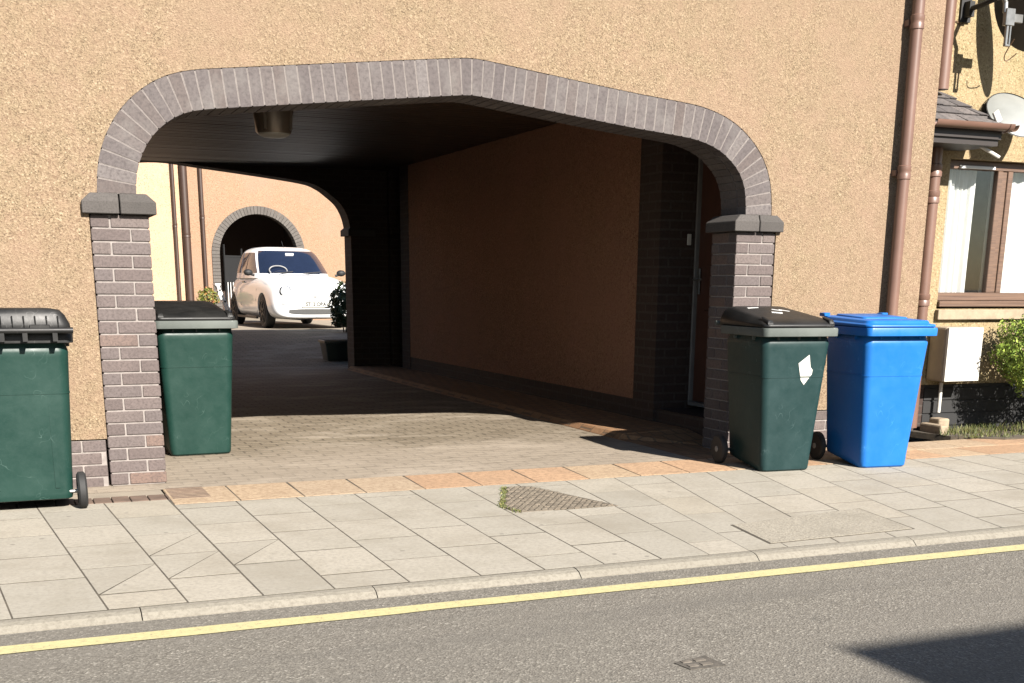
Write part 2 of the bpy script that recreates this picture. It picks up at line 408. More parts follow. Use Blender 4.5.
# joint bed under the slabs
bm = nb(); bm.faces.new([bm.verts.new(p) for p in ((-40, -2.99, -.014), (40, -2.99, -.014), (40, -2.80, -.014), (-40, -2.80, -.014))])
struct('kerb_bed', bm, M['grout'])
bm = nb()
vs = [bm.verts.new(p) for p in ((-40, -2.944, PZ), (40, -2.944, PZ), (40, -.6, PZ), (-40, -.6, PZ))]; bm.faces.new(vs)
struct('pavement_bed', bm, M['grout'])
# grey slabs, column by column
def shear(x, y):
    T = ((-8, -.16), (-.4, -.08), (.65, -.005), (1.4, .02), (2.5, .10), (3.5, .27), (5, .27), (6, .1), (60, .1))
    for (a, ga), (b, gb) in zip(T, T[1:]):
        if a <= x <= b: return x+(ga+(gb-ga)*(x-a)/(b-a))*(y+.8)
    return x
bm = nb(); W = .345; D = .48
def slab(pts):
    cx = sum(p[0] for p in pts)/len(pts); cy = sum(p[1] for p in pts)/len(pts)
    tx, ty, tz = random.uniform(-.0008, .0008), random.uniform(-.0008, .0008), random.uniform(-.0002, .0003)
    top = [(shear(*p), p[1], tz+(p[0]-cx)*tx+(p[1]-cy)*ty) for p in pts]
    prism(bm, top, (0, 0, -.04))
for i in range(-22, 44):
    x0 = -.08+W*i; x1 = x0+W; g_ = .003+random.random()*.0025
    ytop = -.60 if x0 < .25 else -.782
    j0 = -1.09+.16*(i % 3)
    ybs = [ytop]; y = j0
    while y > ytop-.12: y -= D
    while y < ytop-.7: y += D
    while y > -2.8:
        if y < ybs[-1]-.12: ybs.append(y+random.uniform(-.008, .008))
        y -= D
    ke = max(kerb_at(shear(x0, -2.9)+.01), kerb_at(shear(x1, -2.9)-.01))+.004 if x0 < 0 else min(kerb_at(shear(x0, -2.9)+.01), kerb_at(shear(x1, -2.9)-.01))+.004
    ybs = [q_ for q_ in ybs if q_ > ke+.1]; ybs.append(ke)
    for ya, yb in zip(ybs, ybs[1:]):
        # the setts patch and the concrete cover replace some slabs
        gy = random.uniform(.004, .0095); a = (x0+g_, ya-gy); b = (x1-g_, ya-gy); c = (x1-g_, yb+gy); d = (x0+g_, yb+gy)
        if i in (-1, 0, 1) and yb < -2.3 and yb > -2.83 or (i == 0 and -2.2 < yb < -2.0):
            slab([a, b, (x0+g_, yb+gy+.006)]); slab([(x1-g_, ya-gy-.008), c, (x0+g_+.008, yb+gy)])
        else: slab([a, b, c, d])
struct('pavement', bm, M['slab'])
# orange slab row in front of the archway and along the wall
bm = nb(); box(bm, .27, 14, -.776, -.26, -.05, -.0012, 1); x = .27
while x < 14:
    w = .37; g_ = .0028
    if x < 4.4: yt = -.24-.02*(x/4)
    else: yt = -.02
    yb = -.778
    def os(p):
        tz = random.uniform(.0006, .0028); prism(bm, [(q[0], q[1], tz) for q in p], (0, 0, -.04))
    sk = min(.12, .03*max(0, x-.5))
    if x < 4.4: os([(x+sk*.8+g_, yt), (x+w+sk*.8-g_, yt), (x+w-g_, yb+g_), (x+g_, yb+g_)])
    else:
        os([(x+g_, -.40), (x+w-g_, -.40), (x+w-g_, yb+g_), (x+g_, yb+g_)])
        os([(x+.1+g_, yt), (x+w+.1-g_, yt), (x+w+.1-g_, -.392), (x+.1+g_, -.392)])
    x += w
struct('orange_paving', bm, [M['orange'], M['grout']], bevel=.0015)
# strip of small brown pavers at the foot of the left-hand wall
bm = nb()
for k in range(-50, 6):
    x = -.24+.1*k
    box(bm, x+.003, x+.097, -.595, -.415, -.04, .0012+random.uniform(-.001, .0015))
struct('brown_edging', bm, M['grate'], bevel=.003)
bm = nb(); box(bm, -6, .26, -.41, -.02, -.05, -.003); struct('wall_footing', bm, M['court'])
# driveway of block paving, rising into the court behind
bm = nb()
ys = [-.235, 0, 1, 2, 3, 5, 7, 9, 10, 11, 12, 13, 14, 14.9]
def gz(y): 
    t = max(0, min(1, (y-9.6)/5.2)); return .33*(t*t*(3-2*t))
rows = [[bm.verts.new((x, y, gz(y)-.002)) for x in (-1.6 if y < 9.3 else -8, 1, 3.98 if y < 9.3 else 9)] for y in ys]
for a, b in zip(rows, rows[1:]):
    for i in range(2): bm.faces.new((a[i], a[i+1], b[i+1], b[i]))
struct('driveway', bm, M['drive'])
bm = nb()
ys = [14.9, 16, 18, 21, 26]
rows = [[bm.verts.new((x, y, .329)) for x in (-12, 4, 20)] for y in ys]
for a, b in zip(rows, rows[1:]):
    for i in range(2): bm.faces.new((a[i], a[i+1], b[i+1], b[i]))
struct('courtyard_ground', bm, M['court'])
# raised edge walk along the right-hand wall of the passage
bm = nb()
prism(bm, [(3.97, .95, 0), (4.02, .95, .045), (4.62, .95, .06), (4.62, .95, -.05), (3.97, .95, -.05)], (0, 8.3, 0))
prism(bm, [(3.93, .42, -.02), (4.62, .36, -.02), (4.62, .95, .06), (4.02, .95, .045), (3.97, .95, 0)], (0, 0, -.03))
struct('passage_kerb', bm, M['footpave'], bevel=.008)
bm = nb(); box(bm, 3.983, 4.70, -.236, .415, -.05, -.0025); struct('corner_paving', bm, M['footpave'])
# drain grate by the pillar
bm = nb()
box(bm, .285, .505, -.60, -.21, -.035, -.006)
for k in range(8): box(bm, .287, .503, -.595+.048*k, -.565+.048*k, -.006, .003)
tag(obj('drain_grate', bm, M['grate'], bevel=.002), 'small brown slotted drain grate in the paving at the foot of the left brick pillar', 'drain')
# sett patch
bm = nb()
poly = [(2.215, -.90), (2.385, -.925), (2.585, -1.69), (1.965, -1.672), (1.955, -1.50)]
def inside(x, y):
    s = False; n = len(poly)
    for i in range(n):
        (xa, ya), (xb, yb) = poly[i], poly[(i+1) % n]
        if (ya > y) != (yb > y) and x < (xb-xa)*(y-ya)/(yb-ya)+xa: s = not s
    return s
prism(bm, [(p[0], p[1], .0035) for p in poly], (0, 0, -.03), 1)
y = -.91; r_ = 0
while y > -1.7:
    x = 1.94+(.02 if r_ % 2 else 0)
    while x < 2.62:
        if inside(x+.02, y-.014) and inside(x+.003, y-.014) and inside(x+.036, y-.014):
            box(bm, x+.002, x+.037, y-.026, y-.003, 0, .0055+random.uniform(0, .0025))
        x += .041
    y -= .029; r_ += 1
tag(obj('sett_patch', bm, [M['sett'], M['grout']], bevel=.003), 'wedge-shaped patch of small dark setts let into the pale pavement slabs', 'paving patch')
bm = nb()
def blades(bm, cx, cy, z, n, spread, h, wd=.004):
    for _ in range(n):
        x = cx+random.gauss(0, spread[0]); y = cy+random.gauss(0, spread[1]); a = random.random()*6.28; hh = h*random.uniform(.4, 1.2)
        dx, dy = math.cos(a)*wd, math.sin(a)*wd; lx, ly = random.gauss(0, .35)*hh, random.gauss(0, .35)*hh
        zz = z(x, y) if callable(z) else z
        v = [bm.verts.new(p) for p in ((x-dx, y-dy, zz), (x+dx, y+dy, zz), (x+lx*.5+dx*.6, y+ly*.5+dy*.6, zz+hh*.6), (x+lx, y+ly, zz+hh), (x+lx*.5-dx*.6, y+ly*.5-dy*.6, zz+hh*.6))]
        bm.faces.new(v)
for t in range(26):
    f = t/25; blades(bm, 2.215+(1.955-2.215)*f, -.90+(-1.50+.90)*f, .0, 16, (.011, .012), .013)
for t in range(8):
    f = t/7; blades(bm, 1.955+.03*f, -1.50-.17*f, .0, 10, (.01, .01), .015)
o = obj('grass_tufts', bm, M['grass'], recalc=False); tag(o, 'bright moss and grass edging the dark sett patch', 'grass', kind='stuff')
# concrete service cover
bm = nb()
q = [(2.874, -2.384), (3.818, -2.236), (3.715, -2.812), (2.796, -2.852)]
prism(bm, [(x, y, .0016) for x, y in q], (0, 0, -.03), 1)
qi = [(2.885, -2.39), (3.805, -2.247), (3.702, -2.803), (2.808, -2.842)]
prism(bm, [(x, y, .0035) for x, y in qi], (0, 0, -.02), 0)
o = obj('service_cover', bm, [M['concrete'], M['grout']]); tag(o, 'large mottled concrete service cover set in the pavement near the kerb', 'manhole cover')
# small iron cover in the road
bm = nb()
rzc = lambda y: -.0435
prism(bm, [(1.46, -4.225, -.026), (1.60, -4.195, -.026), (1.612, -4.315, -.026), (1.475, -4.31, -.026)], (0, 0, -.02), 0)
for (a, b) in ((1.485, 1.52), (1.535, 1.575)):
    box(bm, a, b, -4.245, -4.225, -.026, -.0235, 1); box(bm, a, b, -4.29, -4.268, -.026, -.0235, 1)
tag(obj('stopcock_cover', bm, [plain('weathered_iron', (.09, .078, .062), .85, 0, var=.45, scale=30, bmp=.4), plain('worn_iron', (.19, .165, .135), .7, .2, var=.4, scale=30)]), 'small square iron stopcock cover set in the grey road', 'drain cover')

# ------------------------------------------------------------------ archway house
house = thing('archway_house', 'peach roughcast house pierced by a wide brick-arched driveway passage', 'house')
PX0, PW, XR = 0.0, .3275, 4.372
inner = [(.266, 1.69), (.272, 1.76), (.281, 1.815), (.307, 1.893), (.358, 1.985), (.426, 2.060), (.514, 2.122), (.595, 2.155), (.69, 2.174), (.85, 2.193), (1.248, 2.237), (1.80, 2.298), (2.25, 2.346), (2.345, 2.353), (2.45, 2.345), (2.90, 2.292), (3.45, 2.229), (3.85, 2.191), (4.00, 2.172), (4.115, 2.142), (4.20, 2.107), (4.28, 2.055), (4.36, 1.978), (4.405, 1.90), (4.425, 1.83), (4.434, 1.76), (4.438, 1.69)]
ci = catmull(inner, 8)
# resample by arc length
def resample(c, n):
    L = [0]
    for a, b in zip(c, c[1:]): L.append(L[-1]+math.dist(a, b))
    out = []; j = 0
    for k in range(n+1):
        s = L[-1]*k/n
        while j < len(L)-2 and L[j+1] < s: j += 1
        t = (s-L[j])/max(1e-9, L[j+1]-L[j]); out.append(tuple(c[j][q]+(c[j+1][q]-c[j][q])*t for q in range(2)))
    return out, L[-1]
_, LA = resample(ci, 10)
def normals(c, w):
    out = []
    for i in range(len(c)):
        a = c[max(i-14, 0)]; b = c[min(i+14, len(c)-1)]
        if i == 0: d = (0, 1)
        elif i == len(c)-1: d = (0, -1)
        else:
            d = (b[0]-a[0], b[1]-a[1]); l = math.hypot(*d); d = (d[0]/l, d[1]/l)
        out.append((c[i][0]-d[1]*w, c[i][1]+d[0]*w))
    return out
ci, _ = resample(ci, 600)
co = normals(ci, .217)
# smooth the normals a little, then space the soldiers along the outer edge
acc = [0]
for i in range(600):
    m_ = [(ci[j][0]*.35+co[j][0]*.65, ci[j][1]*.35+co[j][1]*.65) for j in (i, i+1)]
    acc.append(acc[-1]+math.dist(*m_))
NV = round(acc[-1]/.0745); pi_, po_ = [], []; j = 0
for k in range(NV+1):
    t_ = acc[-1]*k/NV
    while j < 599 and acc[j+1] < t_: j += 1
    f_ = (t_-acc[j])/max(1e-9, acc[j+1]-acc[j])
    pi_.append(tuple(ci[j][q]+(ci[j+1][q]-ci[j][q])*f_ for q in range(2))); po_.append(tuple(co[j][q]+(co[j+1][q]-co[j][q])*f_ for q in range(2)))
ci, co = pi_, po_
def inset(w): return [(a[0]+(b[0]-a[0])*w/.217, a[1]+(b[1]-a[1])*w/.217) for a, b in zip(ci, co)]
# harl face
bm = nb()
def slab_wall(bm, x0, x1, z0, z1, y0, y1): box(bm, x0, x1, y0, y1, z0, z1)
def strip_wall(bm, curve, ztop, y0, y1):
    """wall above a curve given as (x, z) with rising x"""
    lo = [bm.verts.new((x, y0, z)) for x, z in curve]; hi = [bm.verts.new((x, y0, ztop)) for x, z in curve]
    lb = [bm.verts.new((x, y1, z)) for x, z in curve]; hb = [bm.verts.new((x, y1, ztop)) for x, z in curve]
    for i in range(len(curve)-1):
        bm.faces.new((lo[i], lo[i+1], hi[i+1], hi[i])); bm.faces.new((lb[i+1], lb[i], hb[i], hb[i+1]))
        bm.faces.new((lo[i+1], lo[i], lb[i], lb[i+1])); bm.faces.new((hi[i], hi[i+1], hb[i+1], hb[i]))
    bm.faces.new((lo[0], hi[0], hb[0], lb[0])); bm.faces.new((lo[-1], lb[-1], hb[-1], hi[-1]))
cm = [co[0]]
for p in co[1:]:
    if p[0] > cm[-1][0]+1e-4: cm.append(p)
strip_wall(bm, [(-6, .286), (-.004, .286)], 4.05, -.004, .30)
strip_wall(bm, [(-.004, 1.67), (cm[0][0], 1.67)], 4.05, -.004, .30)
strip_wall(bm, cm, 4.05, -.004, .30)
strip_wall(bm, [(cm[-1][0], 1.67), (XR+PW+.004, 1.67)], 4.05, -.004, .30)
strip_wall(bm, [(XR+PW+.004, .286), (6.06, .286)], 4.05, -.004, .30)
obj('front_wall', bm, M['harl'], house)
# base bricks
bm = nb()
def brick_run(bm, x0, x1, z0, z1, y0=0.004, d=.09):
    box(bm, x0, x1, y0+.006, y0+.25, z0-.05, z1, 1)
    z = z1; k = 0
    while z > z0-.02:
        x = x0-(.1125 if k % 2 else 0)
        while x < x1:
            a, b = max(x+.005, x0+.002), min(x+.22, x1-.002)
            if b-a > .02: box(bm, a, b, y0, y0+d, z-.070, z-.005, 0)
            x += .225
        z -= .075; k += 1
for xa, xb in ((-6, -.012), (XR+PW+.012, 6.05)):
    bm = nb(); brick_run(bm, xa, xb, 0, .28); obj('plinth', bm, [M['brick'], M['mortar']], house, bevel=.003)
# brick pillars with cap stones
def pillar(x0):
    bm = nb(); d = .327
    box(bm, x0+.007, x0+PW-.007, .007, d-.007, -.06, 1.575, 1)
    A = [(0, .215, 0, .1025), (.225, .3275, 0, .215), (.1125, .3275, .2245, .327), (0, .1025, .112, .327)]
    B = [(0, .1025, 0, .215), (.1125, .3275, 0, .1025), (.225, .3275, .112, .327), (0, .215, .2245, .327)]
    z = 1.575; k = 0
    while z > -.05:
        for (a, b, c, e) in (A if k % 2 == (1 if x0 < 1 else 0) else B):
            j = lambda: random.uniform(-.0012, .0012)
            box(bm, x0+a+j(), x0+b+j(), c+j(), e+j(), z-.0705, z-.0055, 0)
        z -= .075; k += 1
    p = obj('brick_pillar', bm, [M['brick'], M['mortar']], house, bevel=.003)
    bm = nb()
    xa, xb = x0-.042, x0+PW+.042; ya, yb = -.042, d+.03; xm = x0+.165
    for (a, b) in ((xa, xm-.004), (xm+.004, xb)):
        ca = .05 if a == xa else 0; cb = .05 if b == xb else 0
        lo = [(a, ya, 1.578), (b, ya, 1.578), (b, yb, 1.578), (a, yb, 1.578)]
        mi = [(a, ya, 1.646), (b, ya, 1.646), (b, yb, 1.646), (a, yb, 1.646)]
        hi = [(a+ca, ya+.018, 1.692), (b-cb, ya+.018, 1.692), (b-cb, yb-.03, 1.692), (a+ca, yb-.03, 1.692)]
        loft(bm, [lo, mi, hi])
    obj('pillar_cap', bm, M['cap'], p, bevel=.004)
pillar(PX0); pillar(XR)
# arch ring: soldier bricks, a front row and a row behind it in the soffit
bm = nb()
mort_i, mort_o = inset(.005), inset(.212)
for i in range(NV):
    prism(bm, [(ci[i][0], .006, ci[i][1]), (ci[i+1][0], .006, ci[i+1][1]), (co[i+1][0], .006, co[i+1][1]), (co[i][0], .006, co[i][1])] if 0 else
          [(mort_i[i][0], .0015, mort_i[i][1]), (mort_i[i+1][0], .0015, mort_i[i+1][1]), (mort_o[i+1][0], .0015, mort_o[i+1][1]), (mort_o[i][0], .0015, mort_o[i][1])], (0, .322, 0), 1)
    def lerp(a, b, t): return (a[0]+(b[0]-a[0])*t, a[1]+(b[1]-a[1])*t)
    t = .055
    a, b = lerp(ci[i], ci[i+1], t), lerp(ci[i], ci[i+1], 1-t); c, d = lerp(co[i], co[i+1], 1-t), lerp(co[i], co[i+1], t)
    j = random.uniform(-.0012, .0004)
    for (y0, y1) in ((0+j, .102), (.110, .325)):
        prism(bm, [(a[0], y0, a[1]), (b[0], y0, b[1]), (c[0], y0, c[1]), (d[0], y0, d[1])], (0, y1-y0, 0), 0)
obj('arch_ring', bm, [M['vouss'], M['mortar']], house, bevel=.0012)
# passage: inner faces
bm = nb()
def wallx(bm, x, y0, y1, z0, z1, d, mi=0): box(bm, x, x+d, y0, y1, z0, z1, mi)
CZ = 2.70
wallx(bm, 4.60, 1.87, 8.24, .225, CZ, .25)
obj('passage_wall', bm, M['harl_in'], house)
bm = nb()
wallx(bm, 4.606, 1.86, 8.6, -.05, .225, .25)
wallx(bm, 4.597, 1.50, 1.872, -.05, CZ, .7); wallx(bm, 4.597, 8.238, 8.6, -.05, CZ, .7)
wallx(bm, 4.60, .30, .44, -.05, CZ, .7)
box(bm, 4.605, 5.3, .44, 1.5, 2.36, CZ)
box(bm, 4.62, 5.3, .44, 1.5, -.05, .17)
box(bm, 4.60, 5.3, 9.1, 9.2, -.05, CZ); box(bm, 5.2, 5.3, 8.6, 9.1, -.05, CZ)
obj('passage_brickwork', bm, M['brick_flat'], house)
bm = nb(); wallx(bm, -1.45, .30, 9.2, -.05, CZ, .25)
obj('passage_side', bm, M['harl_in'], house)
# door in the passage wall
door = None
bm = nb(); box(bm, 4.94, 4.98, .50, 1.43, .235, 2.28)
for (z0, z1) in ((.40, 1.0), (1.35, 2.1)):
    box(bm, 4.93, 4.94, .62, 1.30, z0, z1)
door = obj('door', bm, M['door'], house, bevel=.004)
bm = nb()
box(bm, 4.922, 4.99, 1.457, 1.478, .20, 2.33); box(bm, 4.90, 4.99, .452, .495, .20, 2.33); box(bm, 4.90, 4.99, .495, 1.435, 2.285, 2.33); box(bm, 4.90, 4.99, .495, 1.435, .20, .232)
obj('door_frame', bm, plain('grey_frame', (.22, .21, .20), .5), door, bevel=.003)
bm = nb(); box(bm, 4.918, 4.93, 1.37, 1.405, 1.13, 1.34); tube(bm, [(4.92, 1.388, 1.25), (4.875, 1.388, 1.25), (4.875, 1.27, 1.25)], .01)
obj('door_handle', bm, M['steel'], door, bevel=.002)
bm = nb(); box(bm, 4.86, 4.895, 1.485, 1.50, 1.53, 1.62); obj('doorbell', bm, M['box_white'], house, bevel=.003)
# rear wall with its own arch
bm = nb()
rin = [(4.07, 1.83), (4.06, 1.95), (4.02, 2.10), (3.94, 2.24), (3.80, 2.36), (3.66, 2.45), (3.45, 2.515), (2.77, 2.595), (2.11, 2.66), (1.55, 2.71), (1.0, 2.66), (.3, 2.575), (-.35, 2.50), (-.57, 2.44), (-.72, 2.34), (-.82, 2.2), (-.87, 2.0), (-.88, 1.80)]
rc = catmull(rin, 5)
top = 4.05
for a, b in zip(rc, rc[1:]):
    if a[0]-b[0] < 1e-4: continue
    prism(bm, [(a[0], 9.2, a[1]+.0), (b[0], 9.2, b[1]+.0), (b[0], 9.2, top), (a[0], 9.2, top)], (0, .35, 0))
box(bm, 4.07, 9.0, 9.2, 9.55, -.05, top); box(bm, -8, -.88, 9.2, 9.55, -.05, top)
bmesh.ops.remove_doubles(bm, verts=bm.verts, dist=1e-4)
obj('rear_wall', bm, M['brick_flat'], house)
for x0, x1 in ((4.025, 4.41), (-1.2, -.835)):
    bm = nb(); loft(bm, [[(x0, 9.16, 1.80), (x1, 9.16, 1.80), (x1, 9.59, 1.80), (x0, 9.59, 1.80)], [(x0, 9.16, 1.88), (x1, 9.16, 1.88), (x1, 9.59, 1.88), (x0, 9.59, 1.88)], [(x0+.04, 9.19, 1.915), (x1-.04, 9.19, 1.915), (x1-.04, 9.56, 1.915), (x0+.04, 9.56, 1.915)]])
    bm.transform(Matrix.Translation((0, 0, .03))); obj('rear_cap', bm, M['cap'], house)
# boarded ceiling
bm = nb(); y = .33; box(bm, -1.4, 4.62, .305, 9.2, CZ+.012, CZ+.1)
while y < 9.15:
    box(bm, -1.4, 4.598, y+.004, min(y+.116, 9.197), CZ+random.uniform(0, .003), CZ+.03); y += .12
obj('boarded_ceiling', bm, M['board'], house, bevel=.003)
# side/upper shell and roof
for xa, xb in ((5.80, 6.06), (-6, -5.75)):
    bm = nb(); box(bm, xa, xb, .30, 9.2, -.05, 4.05); prism(bm, [(xa, .02, 4.051), (xa, 9.53, 4.051), (xa, 4.77, 6.3)], (xb-xa, 0, 0)); obj('gable_wall', bm, M['harl'], house)
bm = nb()
prism(bm, [(-6.2, -.32, 4.02), (-6.2, 4.775, 6.42), (-6.2, 9.8, 4.05), (-6.2, 9.8, 3.97), (-6.2, 4.775, 6.32), (-6.2, -.32, 3.92)], (12.5, 0, 0))
obj('roof', bm, M['slate'], house)
# downpipe on the facade
def downpipe(x, y, z0, z1, r, parent, collars, mat, name='downpipe', lab=None):
    bm = nb(); tube(bm, [(x, y, z0), (x, y, z1)], r, 18)
    for zc in collars:
        lathe(bm, [(r+.001, zc-.05), (r+.006, zc-.045), (r+.006, zc-.012), (r+.002, zc), (r+.006, zc+.012), (r+.006, zc+.045), (r+.001, zc+.05)], 18, 'Z', (x, y, 0))
        box(bm, x-r-.01, x+r+.01, y+r*.6, y+r+.035, zc-.02, zc+.02)
    o = obj(name, bm, mat, parent, smooth=True)
    if lab: o['label'] = lab
    return o
downpipe(5.745, -.082, .05, 4.0, .044, house, (3.04, 2.02, .75), M['pipe'])

# ------------------------------------------------------------------ ceiling lamp
lamp = thing('ceiling_lamp', 'drum-shaped brown bulkhead lamp fixed to the boarded ceiling of the passage', 'lamp', (1.79, 3.3, 0))
bm = nb(); lathe(bm, [(.172, 2.70), (.172, 2.62), (.150, 2.45), (.142, 2.435), (.135, 2.44)], 32, 'Z')
for k in range(4):
    a = k*math.pi/2+.9; box(bm, .16*math.cos(a)-.012, .16*math.cos(a)+.012, .16*math.sin(a)-.012, .16*math.sin(a)+.012, 2.46, 2.68)
obj('lamp_housing', bm, plain('lamp_bronze', (.34, .28, .22), .35, .5), lamp, smooth=True)
bm = nb(); lathe(bm, [(.138, 2.447), (.130, 2.425), (.09, 2.408), (.03, 2.402), (.001, 2.401)], 32, 'Z')
obj('diffuser', bm, M['box_white'], lamp, smooth=True)

# ------------------------------------------------------------------ wheelie bins
def wheelie(name, label, loc, rz, body_m, lid_m, rim_m, wheels, handles=True, lid='peaked', bw=.195, group='wheelie bins on the pavement'):
    t = thing(name, label, 'wheelie bin', loc, rz, group)
    bm = nb(); S = 5
    secs = [(bw-.012, .228, .04, .0, 0), (bw-.003, .240, .045, .012, 0), (bw+.001, .243, .045, .05, 0), (bw+.0015, .2435, .045, .075, 0), (bw+(.262-bw)*.742, .2617, .052, .622, -.0133), (bw+(.262-bw)*.742+.0025, .2642, .052, .6223, -.0134), (bw+(.262-bw)*.752+.0025, .2645, .052, .6305, -.0135), (bw+(.262-bw)*.752, .262, .052, .6308, -.0135), (.262, .268, .055, .815, -.018), (.264, .270, .055, .838, -.018), (.262, .268, .055, .850, -.018), (.256, .262, .05, .868, -.018), (.252, .258, .05, .880, -.018), (.250, .256, .05, .895, -.018)]
    def br(a, b, r, z, cy):
        p = rrect(a, b, r, z, 0, cy, S)
        return [(x, y, z+max(0, .055-z*.55)*max(0, min(1, (y-.02)/.12))) for x, y, z in p] if z < .1 else p
    loft(bm, [br(a, b, r, z, cy) for a, b, r, z, cy in secs], True)
    # moulded ribs on the back, foot bar
    for s in (-1, 1): box(bm, s*.15-.012, s*.15+.012, .215, .2485, .12, .70)
    body = obj('bin_body', bm, body_m, t, smooth=True)
    bm = nb()
    loft(bm, [rrect(.272, .295, .04, .886, 0, -.022, S), rrect(.290, .315, .04, .890, 0, -.022, S), rrect(.291, .316, .04, .932, 0, -.022, S), rrect(.287, .312, .04, .942, 0, -.022, S), rrect(.25, .268, .04, .942, 0, -.018, S), rrect(.25, .262, .04, .89, 0, -.018, S)], False)
    # gussets under the rim
    for x in (-.16, 0, .16): box(bm, x-.004, x+.004, -.30, -.27, .866, .893)
    for s in (-1, 1):
        for y in (-.15, .1): box(bm, s*.256-.02, s*.256+.02, y-.004, y+.004, .862, .893)
    # hinge handle bar behind
    for x in (-.20, -.055, .055, .20): box(bm, x-.012, x+.012, .28, .355, .90, .965)
    tube(bm, [(-.29, .345, .955), (.29, .345, .955)], .016, 12)
    obj('bin_rim', bm, rim_m, body, smooth=True)
    bm = nb()
    def lring(hx, y0, y1, r, zf, zb):
        cy = (y0+y1)/2; p = rrect(hx, (y1-y0)/2, r, 0, 0, cy, S)
        return [(x, y, zf+(zb-zf)*(y-y0)/(y1-y0)) for x, y, z in p]
    if lid == 'peaked':
        loft(bm, [lring(.276, -.310, .32, .05, .943, .945), lring(.282, -.316, .335, .05, .949, .955), lring(.280, -.312, .335, .05, .965, .985), lring(.258, -.268, .325, .05, .985, 1.035), lring(.235, -.22, .31, .05, .998, 1.062), lring(.20, -.17, .28, .05, 1.003, 1.068), lring(.05, -.02, .14, .03, 1.035, 1.060)], True)
        # two ears at the front corners and the grip recess between them
        for s in (-1, 1):
            loft(bm, [[(s*.262, -.312, .962), (s*.215, -.316, .962), (s*.215, -.25, .975), (s*.262, -.25, .975)], [(s*.256, -.300, .992), (s*.220, -.302, .992), (s*.222, -.20, 1.012), (s*.252, -.20, 1.012)]])
        box(bm, -.212, .212, -.300, -.275, .960, .972)
    else:
        loft(bm, [lring(.276, -.310, .32, .05, .943, .945), lring(.290, -.322, .335, .05, .947, .953), lring(.288, -.320, .335, .05, .962, .972), lring(.262, -.288, .325, .05, .966, .982), lring(.255, -.280, .32, .05, .986, 1.002), lring(.215, -.24, .29, .05, .990, 1.008), lring(.05, -.02, .14, .03, 1.0, 1.01)], True)
        loft(bm, [lring(.19, -.12, .25, .03, .990, 1.006), lring(.185, -.115, .245, .03, 1.004, 1.02)], True)
        for s in (-1, 1): box(bm, s*.25-.025, s*.25+.025, .25, .32, 1.0, 1.025)
    # hinge lugs
    for x in (-.13, .13): box(bm, x-.05, x+.05, .31, .352, .945, .985)
    for k in range(9): box(bm, -.22+.055*k-.004, -.22+.055*k+.004, .322, .338, .965, 1.03) if lid == 'peaked' else None
    lidp = obj('bin_lid', bm, lid_m, t, smooth=True, bevel=.004)
    if wheels:
        bm = nb(); tube(bm, [(-.275, .225, .095), (.275, .225, .095)], .011, 10); obj('axle', bm, M['steel'], t, smooth=True)
        for s in (-1, 1):
            bm = nb()
            lathe(bm, [(.06, -.022), (.086, -.024), (.099, -.014), (.1, 0), (.099, .014), (.086, .024), (.06, .022)], 28, 'X', (s*.272, .228, .1))
            w = obj('wheel', bm, M['rubber'], t, smooth=True)
            bm = nb()
            lathe(bm, [(.012, -.026), (.02, -.026), (.02, -.014), (.062, -.014), (.066, -.02), (.07, -.014), (.07, .014), (.066, .02), (.062, .014), (.02, .014), (.02, .026), (.012, .026)], 28, 'X', (s*.272, .228, .1))
            for k in range(6):
                a = k*math.pi/3; c, n_ = math.cos(a), math.sin(a)
                prism(bm, [(s*.272-.017, .228+.018*c-.006*n_, .1+.018*n_+.006*c), (s*.272-.017, .228+.065*c-.006*n_, .1+.065*n_+.006*c), (s*.272-.017, .228+.065*c+.006*n_, .1+.065*n_-.006*c), (s*.272-.017, .228+.018*c+.006*n_, .1+.018*n_-.006*c)], (.034, 0, 0))
            obj('wheel_hub', bm, M['hub'], w, smooth=True)
    return t, body, lidp
b1, _, _ = wheelie('wheelie_bin', 'dark green wheelie bin standing with its back to the street against the left wall', (-.475, -.475, 0), R(180), M['green1'], M['black_plastic'], M['black_plastic'], True, bw=.225)
b2, body2, _ = wheelie('wheelie_bin', 'green wheelie bin standing inside the archway behind the left brick pillar', (.705, 1.40, 0), R(3), M['green1'], M['black_plastic'], M['rim_faded'], True, bw=.218)
b3, body3, lid3 = wheelie('wheelie_bin', 'weathered dark green wheelie bin with a white sticker, against the right brick pillar', (4.31, -.705, 0), R(-4.5), M['green3'], M['black_plastic'], M['rim_faded'], True)
b4, _, _ = wheelie('wheelie_bin', 'bright blue wheelie bin with a flat blue lid', (5.015, -.80, 0), R(-6), M['blue'], M['blue'], M['blue'], True, lid='flat')
b4.scale = (.93, 1, 1)
b3.scale = (.95, 1, 1); b3.location.x -= .045
